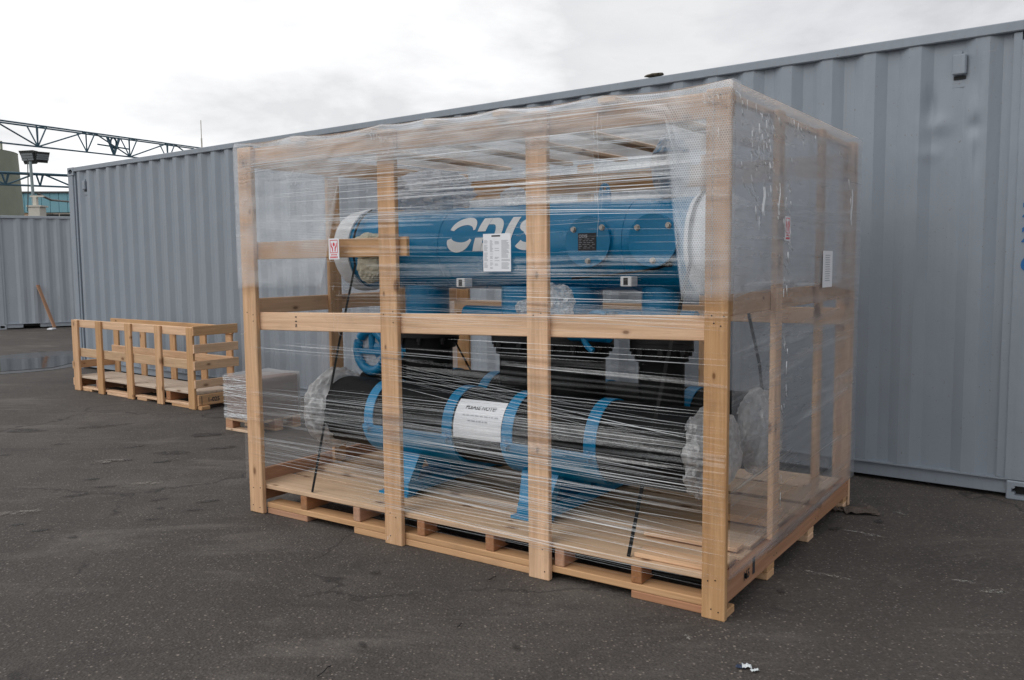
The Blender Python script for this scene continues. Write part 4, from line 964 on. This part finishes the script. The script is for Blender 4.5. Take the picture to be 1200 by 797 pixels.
# ------------------------------------------------------------------ stretch film
FILM = empty("stretch_wrap", CM, "clear stretch film and bubble wrap tightly wound round the big crate", "stretch film", None)
rn = random.Random(11)
def strands(specs, fn, name, mat=None):
    bm = bmesh.new(); lay = bm.verts.layers.float.new('op')
    for (u0, u1, z0, sl, w, op, amp, dep) in specs:
        n = max(6, int((u1 - u0) / 0.07)); ph = rn.uniform(0, 6.3); fq = rn.uniform(1.0, 3.0); R = []; ph2 = rn.uniform(0, 6.3)
        soft = w > 0.009
        for i in range(n + 1):
            u = u0 + (u1 - u0) * i / n; k = i / n
            z = z0 + sl * (u - u0) + amp * sin(fq * u + ph) + amp * 0.4 * sin(3.1 * fq * u + ph2)
            tp = min(1.0, 5 * k + 0.05, 5 * (1 - k) + 0.05)
            ww = w * (0.5 + 0.5 * tp) * (0.8 + 0.25 * sin(2.3 * u + ph2)); tw = 0.4 * sin(2.2 * u + ph)
            o = op * tp * (0.72 + 0.34 * sin(1.7 * u + ph) + 0.18 * sin(5.1 * u + ph2))
            row = []
            for q, e in ((0.5, 0.0 if soft else 0.55), (0.0, 1.0), (-0.5, 0.0 if soft else 0.55)):
                v = bm.verts.new(fn(u, z + q * ww, dep + tw * ww * q)); v[lay] = max(0, o * e); row.append(v)
            R.append(row)
        for a, b_ in zip(R, R[1:]):
            for q in (0, 1): bm.faces.new((a[q], a[q + 1], b_[q + 1], b_[q]))
    o = mk(name, bm, mat or STRAND, FILM); return tag(o, kind='stuff')
front = lambda u, z, d: (u, -0.006 - d, z)
sp = []
def many(n, z0, z1, w, op, lmin, lmax, slope, amp=0.0015):
    k = 0
    while k < n:
        zc = rn.uniform(z0, z1); sc = rn.gauss(slope[0], slope[1]); lc = rn.uniform(lmin, lmax); uc = rn.uniform(-0.3, 3.0 - 0.5 * lc); dz = rn.uniform(0.008, 0.03)
        for q in range(rn.randint(2, 6)):
            k += 1; l = lc * rn.uniform(0.6, 1.1); u0 = uc + rn.uniform(-0.2, 0.25); u1 = min(2.996, u0 + l); u0 = max(-0.002, u0)
            if u1 - u0 < 0.2: continue
            z = zc + dz * (q + rn.uniform(-0.3, 0.3)) + sc * (u0 - uc); s_ = sc + rn.gauss(0, 0.003)
            if not 0.10 < z < 2.165 or not 0.10 < z + s_ * (u1 - u0) < 2.165: continue
            sp.append((u0, u1, z, s_, rn.uniform(*w), rn.uniform(*op), amp, rn.uniform(0.0, 0.018)))
many(96, 0.12, 1.30, (0.0018, 0.0050), (0.18, 0.72), 1.2, 3.4, (-0.006, 0.014))
many(56, 0.12, 0.66, (0.0018, 0.0048), (0.25, 0.75), 1.2, 3.2, (-0.014, 0.022))
many(66, 1.25, 1.75, (0.0012, 0.0036), (0.15, 0.5), 0.5, 2.4, (0.0, 0.014))
many(150, 1.70, 2.17, (0.002, 0.006), (0.35, 1.0), 0.6, 2.6, (0.0, 0.014), 0.003)
many(30, 0.35, 1.3, (0.010, 0.035), (0.05, 0.15), 1.2, 3.2, (-0.004, 0.014), 0.006)
many(18, 1.3, 1.75, (0.010, 0.03), (0.06, 0.15), 0.8, 3.0, (0.0, 0.014), 0.006)
many(26, 1.72, 2.15, (0.02, 0.06), (0.12, 0.32), 0.7, 2.6, (0.0, 0.016), 0.008)
many(20, 0.25, 0.95, (0.0015, 0.003), (0.3, 0.7), 0.8, 2.8, (-0.05, 0.03))
strands(sp, front, "film_fold")
endf = lambda u, z, d: (3.001 + d, u, z)
sp = []
for _ in range(120):
    l = rn.uniform(0.4, 2.0); u0 = max(0.0, rn.uniform(-0.3, 1.7)); u1 = min(2.08, u0 + l)
    sp.append((u0, u1, rn.uniform(0.15, 2.1), rn.gauss(0.02, 0.03), rn.choice((rn.uniform(0.0012, 0.004), rn.uniform(0.0012, 0.004), rn.uniform(0.02, 0.07))), rn.uniform(0.06, 0.30), 0.003, rn.uniform(0.004, 0.016)))
strands(sp, endf, "end_film_fold")
# gathered film hanging from slat ends and knots, short bright creases
bm = bmesh.new(); lay = bm.faces.layers.float.new('op')
def crease(P, w, op):
    R = [[bm.verts.new(Vector(p) + Vector((-w / 2, 0, 0))), bm.verts.new(Vector(p) + Vector((w / 2, -0.002, 0.0015)))] for p in P]
    for a, b_ in zip(R, R[1:]): f = bm.faces.new((a[0], a[1], b_[1], b_[0])); f[lay] = op
for x, z0, z1 in ((0.47, 2.16, 1.72), (0.50, 2.16, 1.78), (2.42, 2.12, 1.60), (2.44, 2.14, 1.7), (2.40, 2.1, 1.86), (1.50, 2.15, 1.93), (1.87, 1.62, 1.5), (2.09, 1.7, 1.52), (0.80, 1.28, 1.12), (0.83, 1.26, 1.1), (0.86, 1.27, 1.15), (1.22, 1.62, 1.40)):
    crease([(x + 0.004 * sin(1.7 * k + x * 9), -0.034, z0 + (z1 - z0) * k / 8) for k in range(9)], rn.uniform(0.0012, 0.003), 0.28)
for (x, z, s, n_) in ((0.06, 2.0, 0.10, 14), (0.06, 1.5, 0.3, 12), (1.16, 2.1, 0.08, 16), (2.08, 2.05, 0.1, 16), (2.08, 1.62, 0.12, 10), (2.94, 2.05, 0.1, 26), (0.8, 1.4, 0.12, 10), (0.52, 1.85, 0.12, 14), (1.16, 0.07, 0.05, 8)):
    for _ in range(n_):
        x_, z_ = x + rn.gauss(0, 0.04), max(0.03, min(2.12, z + rn.gauss(0, s))); a = rn.uniform(-1, 1.8); l = rn.uniform(0.015, 0.06)
        crease([(x_, -0.029, z_), (x_ + l * 0.5 * cos(a), -0.031, z_ + l * 0.5 * sin(a)), (x_ + l * cos(a + 0.4), -0.029, z_ + l * sin(a + 0.4))], rn.uniform(0.001, 0.004), rn.uniform(0.3, 0.9))
tag(mk("film_crease", bm, STRAND, FILM), kind='stuff')
bm = bmesh.new(); lay = bm.faces.layers.float.new('op')
def ecrease(P, w, op):
    R = [[bm.verts.new(Vector(p) + Vector((0, -w / 2, 0))), bm.verts.new(Vector(p) + Vector((0.002, w / 2, 0.0015)))] for p in P]
    for a, b_ in zip(R, R[1:]): f = bm.faces.new((a[0], a[1], b_[1], b_[0])); f[lay] = op
for (y, z, sy, sz, n_) in ((0.3, 2.0, 0.14, 0.07, 46), (0.25, 1.85, 0.08, 0.14, 26), (0.5, 1.8, 0.05, 0.14, 12), (0.66, 1.6, 0.03, 0.25, 30), (0.66, 0.9, 0.03, 0.4, 14), (0.6, 2.1, 0.3, 0.03, 26), (1.8, 1.85, 0.03, 0.1, 6)):
    for _ in range(n_):
        y_, z_ = max(0.05, y + rn.gauss(0, sy)), max(0.22, min(2.13, z + rn.gauss(0, sz))); a = rn.uniform(-1.9, -0.5); l = rn.uniform(0.015, 0.07)
        ecrease([(3.021, y_, z_), (3.023, y_ + l * 0.5 * cos(a), z_ + l * 0.5 * sin(a)), (3.021, y_ + l * cos(a + 0.3), z_ + l * sin(a + 0.3))], rn.uniform(0.0015, 0.006), rn.uniform(0.25, 0.8))
for (y, z, l, w) in ((0.32, 1.80, 0.12, 0.025), (1.83, 1.88, 0.2, 0.018), (0.53, 1.83, 0.14, 0.008)):
    ecrease([(3.024, y + 0.01 * sin(k), z - l * k / 6) for k in range(7)], w, 0.85)
tag(mk("end_film_crease", bm, STRAND, FILM), kind='stuff')

def sag(x):   # the film dips between the slat ends
    k = [0.0, 0.5, 1.16, 1.46, 1.9, 2.42, 2.995]
    for a, b_ in zip(k, k[1:]):
        if a <= x <= b_: return 0.018 * sin(pi * (x - a) / (b_ - a)) ** 1.0 * (b_ - a) / 0.5
    return 0
# bubble wrap over the upper part of the front
bm = bmesh.new(); nx = 120
def zlow(x):
    w = 0.03 * sin(5 * x + 1) + 0.02 * sin(13 * x)
    if x < 0.70: return 1.34 + 0.05 * x + w * 0.3
    if x < 0.86: return 1.36 + (x - 0.70) / 0.16 * 0.55
    if x > 2.80: return 1.33
    if x > 2.74: return 1.33 + (2.80 - x) / 0.06 * 0.55
    return 1.93 + w
cols = []; lay = bm.verts.layers.float.new('op')
for i in range(nx + 1):
    x = -0.004 + 3.008 * i / nx; zl_ = zlow(x); zh = 2.197 - sag(max(0, min(2.995, x))); col_ = []
    for j in range(25):
        z = zl_ + (zh - zl_) * j / 24
        v = bm.verts.new((x, -0.0255 - 0.006 * noise.noise(Vector((x * 5, 0, j * 0.42))) + (0.012 if j == 24 else 0), z))
        f_ = noise.fractal(Vector((x * 2.2, 3.1, z * 7)), 0.9, 2.0, 4)
        edge = min(1, (z - zl_) / (0.05 if (x < 0.86 or x > 2.76) else 0.16) + 0.02)
        v[lay] = edge * max(0.35, 0.92 + 0.55 * f_) * (1.5 if z > 2.15 else 1.0) * (1.5 if 2.74 < x < 2.89 and z < 2.0 else 1.0); col_.append(v)
    cols.append(col_)
for yy in (-0.022, 0.01, 0.045, 0.075):      # the sheet turns the corner of the near post
    col_ = []
    for j in range(25):
        v = bm.verts.new((3.011, yy, zl_ + (zh - zl_) * j / 24)); v[lay] = cols[-1][j][lay] if yy < 0.07 else 0.0; col_.append(v)
    cols.append(col_)
for a, b_ in zip(cols, cols[1:]):
    for j in range(24): bm.faces.new((a[j], b_[j], b_[j + 1], a[j + 1]))
mk("front_bubble_wrap", bm, BUB, FILM, smooth=True)
bm = bmesh.new()
cols = [[bm.verts.new((2.925 + 0.006 * noise.noise(Vector((0, y * 4, j * 0.6))), y, 1.345 + (2.192 - 0.01 * abs(sin(y * 4.4)) - 1.345) * j / 14)) for j in range(15)] for y in [-0.012 + 2.10 * i / 60 for i in range(61)]]
for a, b_ in zip(cols, cols[1:]):
    for j in range(14): bm.faces.new((a[j], b_[j], b_[j + 1], a[j + 1]))
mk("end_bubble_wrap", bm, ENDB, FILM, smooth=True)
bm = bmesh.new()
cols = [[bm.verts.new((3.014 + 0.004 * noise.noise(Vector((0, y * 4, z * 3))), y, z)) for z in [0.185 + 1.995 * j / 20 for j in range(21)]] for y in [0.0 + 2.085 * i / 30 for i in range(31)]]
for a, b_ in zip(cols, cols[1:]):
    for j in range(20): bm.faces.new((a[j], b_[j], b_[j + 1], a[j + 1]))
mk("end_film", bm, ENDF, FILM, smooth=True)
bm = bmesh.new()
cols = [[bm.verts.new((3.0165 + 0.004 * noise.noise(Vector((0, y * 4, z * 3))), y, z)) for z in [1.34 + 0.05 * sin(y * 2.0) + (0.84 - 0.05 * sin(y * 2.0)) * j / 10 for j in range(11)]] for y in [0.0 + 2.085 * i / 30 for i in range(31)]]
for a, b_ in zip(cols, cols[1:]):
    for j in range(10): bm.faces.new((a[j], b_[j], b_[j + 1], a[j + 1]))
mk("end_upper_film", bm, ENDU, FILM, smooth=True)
bm = bmesh.new()
cols = [[bm.verts.new((x, -0.012 + 2.10 * j / 30, 2.1975 - sag(x) * (0.7 + 0.3 * sin(4.0 * j / 30)) - 0.002 * (j > 0))) for j in range(31)] for x in [2.995 * i / 60 for i in range(61)]]
for a, b_ in zip(cols, cols[1:]):
    for j in range(30): bm.faces.new((a[j], b_[j], b_[j + 1], a[j + 1]))
mk("top_bubble_wrap", bm, TOPF, FILM, smooth=True)
bm = bmesh.new()
for P in ([(3.0, 2.092, 0.2), (0.0, 2.092, 0.2), (0.0, 2.092, 2.19), (3.0, 2.092, 2.19)], [(-0.012, 2.09, 0.2), (-0.012, -0.01, 0.2), (-0.012, -0.01, 2.19), (-0.012, 2.09, 2.19)]): poly(bm, P)
mk("rear_film", bm, REARF, FILM)

# ------------------------------------------------------------------ the small empty crate
SA = math.radians(37.788); SM = frame(-5.235, 10.404, -SA)
sc_ = empty("wooden_crate", SM, "small empty open-slatted pine crate beside the long container", "crate", "open pine crates")
def sb(name, lo, hi, mat=PINE_PALE, label=None): return board(name, lo, hi, mat, sc_, label=label)
for a, b_ in ((-0.07, 0.07), (0.496, 0.62), (1.15, 1.275), (1.762, 1.88), (2.37, 2.485)): sb("post", (a, 0, 0.002), (b_, 0.026, 0.85), PINE)
sb("rail", (-0.06, 0.027, 0.762), (2.48, 0.05, 0.852), PINE); sb("rail", (-0.06, 0.027, 0.412), (2.48, 0.05, 0.512), PINE_PALE)
for a in (0.0, 0.62, 1.27, 1.88, 2.37): sb("post", (a - 0.05, 0.50, 0.1), (a + 0.06, 0.524, 0.83), PINE)
sb("rail", (-0.06, 0.476, 0.752), (2.48, 0.499, 0.842), PINE); sb("rail", (-0.06, 0.476, 0.42), (2.48, 0.499, 0.51), PINE)
for z0, z1 in ((0.767, 0.866), (0.585, 0.675), (0.41, 0.505), (0.224, 0.308)): sb("end_slat", (2.486, 0.0, z0), (2.51, 0.53, z1), PINE)
for z0, z1 in ((0.26, 0.35), (0.06, 0.15)): sb("end_slat", (-0.095, 0.0, z0), (-0.071, 0.53, z1), PINE)
sb("end_beam", (2.486, 0.027, 0.04), (2.515, 0.53, 0.152), PINE)
for y0, y1 in ((0.027, 0.26), (0.265, 0.474)): sb("deck_board", (-0.068, y0, 0.153), (2.484, y1, 0.178), PLY)
for x in (-0.06, 0.40, 1.16, 1.9, 2.40): sb("stringer", (x, 0.03, 0.053), (x + 0.08, 0.50, 0.152), PINE_RED)
for y in (0.03, 0.42):
    sb("runner_board", (-0.06, y, 0.028), (2.48, y + 0.08, 0.052), PINE)
    for a, b_ in ((-0.06, 0.28), (0.64, 1.10), (1.30, 1.50), (2.0, 2.48)): sb("skid", (a, y + 0.001, 0.0), (b_, y + 0.079, 0.0275), PINE)
sb("skid", (2.49, 0.03, 0.0), (2.56, 0.13, 0.0385), PINE)
bm = bmesh.new(); 
add_text(bm, "1-025", 0.062, lambda x, y: (2.5158, 0.13 + x, 0.074 + y), bold=0.002); mk("stamped_number", bm, INK, sc_)
bm = bmesh.new()
for y, z0, z1 in ((0.06, 0.05, 0.14), (0.325, 0.05, 0.14)): bx(bm, (2.5152, y, z0), (2.5159, y + 0.008, z1))
mk("stamp_border", bm, INK, sc_)

# ------------------------------------------------------------------ the wrapped box on its own pallet
BA = math.radians(36); BM = frame(-2.607, 7.813, -BA)
pl = empty("wooden_pallet", BM, "small pallet under the wrapped carton left of the big crate", "pallet")
BW, BD = 0.44, 0.5
for y in (0.0, 0.205, 0.41):
    board("bottom_board", (0.0, y, 0.0), (BW, y + 0.09, 0.022), PINE_PALE, pl)
    for x in (0.0, 0.34): board("block", (x, y + 0.002, 0.0225), (x + 0.1, y + 0.088, 0.092), PINE_RED, pl)
for k in range(5): board("top_board", (0.0, 0.002 + 0.1 * k, 0.0925), (BW, 0.09 + 0.1 * k, 0.112), PINE_PALE, pl)
bxr = empty("wrapped_carton", BM @ T(0.0, 0.0, 0.113), "brown carton in white stretch film on a small pallet", "carton")
CART = m_plain("cardboard", (0.27, 0.19, 0.16), 0.8, var=0.08)
bm = bmesh.new(); bx(bm, (0.012, 0.012, 0), (BW - 0.012, BD - 0.012, 0.375), 0.006); mk("carton", bm, CART, bxr)
bm = bmesh.new(); bx(bm, (-0.002, -0.002, -0.005), (BW + 0.002, BD + 0.002, 0.395))
bmesh.ops.subdivide_edges(bm, edges=bm.edges[:], cuts=9, use_grid_fill=True)
for v in bm.verts: v.co += Vector((0, 0, 1)) * 0.012 * noise.noise(v.co * 6) + Vector((noise.noise(v.co * 11), noise.noise(v.co * 10 + Vector((5, 0, 0))), 0)) * 0.006
mk("film", bm, m_film("carton_film", 0.17, gloss=0.04, trans=0.3, nscale=(1.5, 1.5, 8)), bxr, smooth=True)
bm = bmesh.new(); lay = bm.faces.layers.float.new('op')
for _ in range(46):
    z0_ = rn.uniform(0.0, 0.38); s = rn.gauss(0, 0.06); w = rn.uniform(0.002, 0.005); R = []
    for k in range(13):
        u = BW * k / 12; zz_ = min(0.392, max(0, z0_ + s * u + 0.008 * sin(5 * u + z0_ * 40))); ww = w * (0.4 + 0.6 * abs(sin(3 * u + z0_ * 30)))
        R.append([bm.verts.new((u, -0.012, zz_ + ww / 2)), bm.verts.new((u, -0.0125, zz_ - ww / 2))])
    for a, b_ in zip(R, R[1:]): f = bm.faces.new((a[0], a[1], b_[1], b_[0])); f[lay] = rn.uniform(0.3, 0.8)
tag(mk("film_fold", bm, STRAND, bxr), kind='stuff')

# ------------------------------------------------------------------ litter on the ground
c = gp(876, 785)
root = empty("crumpled_wrapper", T(c.x, c.y, 0.004) @ Matrix.Rotation(-0.3, 4, 'Z'), "crumpled silver and blue wrapper lying in front of the crate", "litter")
FOIL = m_plain("foil", (0.62, 0.66, 0.68), 0.35, var=0.15, scale=40); NAVY = m_plain("dark_blue_print", (0.015, 0.03, 0.07), 0.5)
def sheet(name, c, w, d, amp, seed, mat, rot):
    bm = bmesh.new(); bmesh.ops.create_grid(bm, x_segments=7, y_segments=5, size=0.5)
    for v in bm.verts:
        z = abs(noise.noise(Vector((v.co.x * 4 + seed, v.co.y * 4, seed)))) * amp + 0.002
        v.co = Vector((v.co.x * w, v.co.y * d, z))
    r_ = bmesh.ops.solidify(bm, geom=bm.faces[:], thickness=0.0006)
    return mk(name, bm, mat, root, T(*c) @ Matrix.Rotation(rot, 4, 'Z'))
sheet("foil_panel", (-0.004, 0.012, 0.002), 0.035, 0.03, 0.022, 1, FOIL, 0.2); sheet("foil_flap", (0.026, -0.012, 0.001), 0.03, 0.016, 0.012, 4, FOIL, 0.5); sheet("printed_panel", (-0.024, 0.004, 0.0), 0.036, 0.02, 0.012, 7, NAVY, -0.1)
c = gp(1007, 600)
root = empty("torn_cardboard", T(c.x, c.y, 0.004) @ Matrix.Rotation(-0.2, 4, 'Z'), "torn brown cardboard scrap on the asphalt by the crate's rear corner", "litter")
SCR = m_plain("weathered_cardboard", (0.10, 0.078, 0.066), 0.9, var=0.35, scale=30, bump=0.8)
sheet("torn_sheet", (0.0, 0.0, 0.003), 0.19, 0.15, 0.035, 2, SCR, 0.1); sheet("torn_strip", (-0.09, 0.0, 0.002), 0.12, 0.05, 0.03, 5, SCR, 0.3); sheet("torn_flap", (0.05, -0.045, 0.002), 0.11, 0.05, 0.02, 8, SCR, -0.2)
for i, (p, q, lab) in enumerate((((572, 682), (581, 678), "tiny black twig on the asphalt near the third front post"), ((372, 795), (388, 783), "thin curved black wire scrap at the photo's bottom edge"), ((536, 737), (541, 733), "tiny dark splinter on the asphalt in the foreground"))):
    A, B = gp(*p), gp(*q); d = B - A; bm = bmesh.new()
    tube(bm, [(0, 0, 0.005), (d.x * 0.4 + 0.004, d.y * 0.4 - 0.004, 0.009), (d.x * 0.75, d.y * 0.75, 0.011), (d.x, d.y, 0.006)], 0.0022, 6)
    tag(mk("twig" if i != 1 else "wire_scrap", bm, BLACKM, None, T(A.x, A.y, 0.003)), lab, "litter")
bpy.context.view_layer.update()
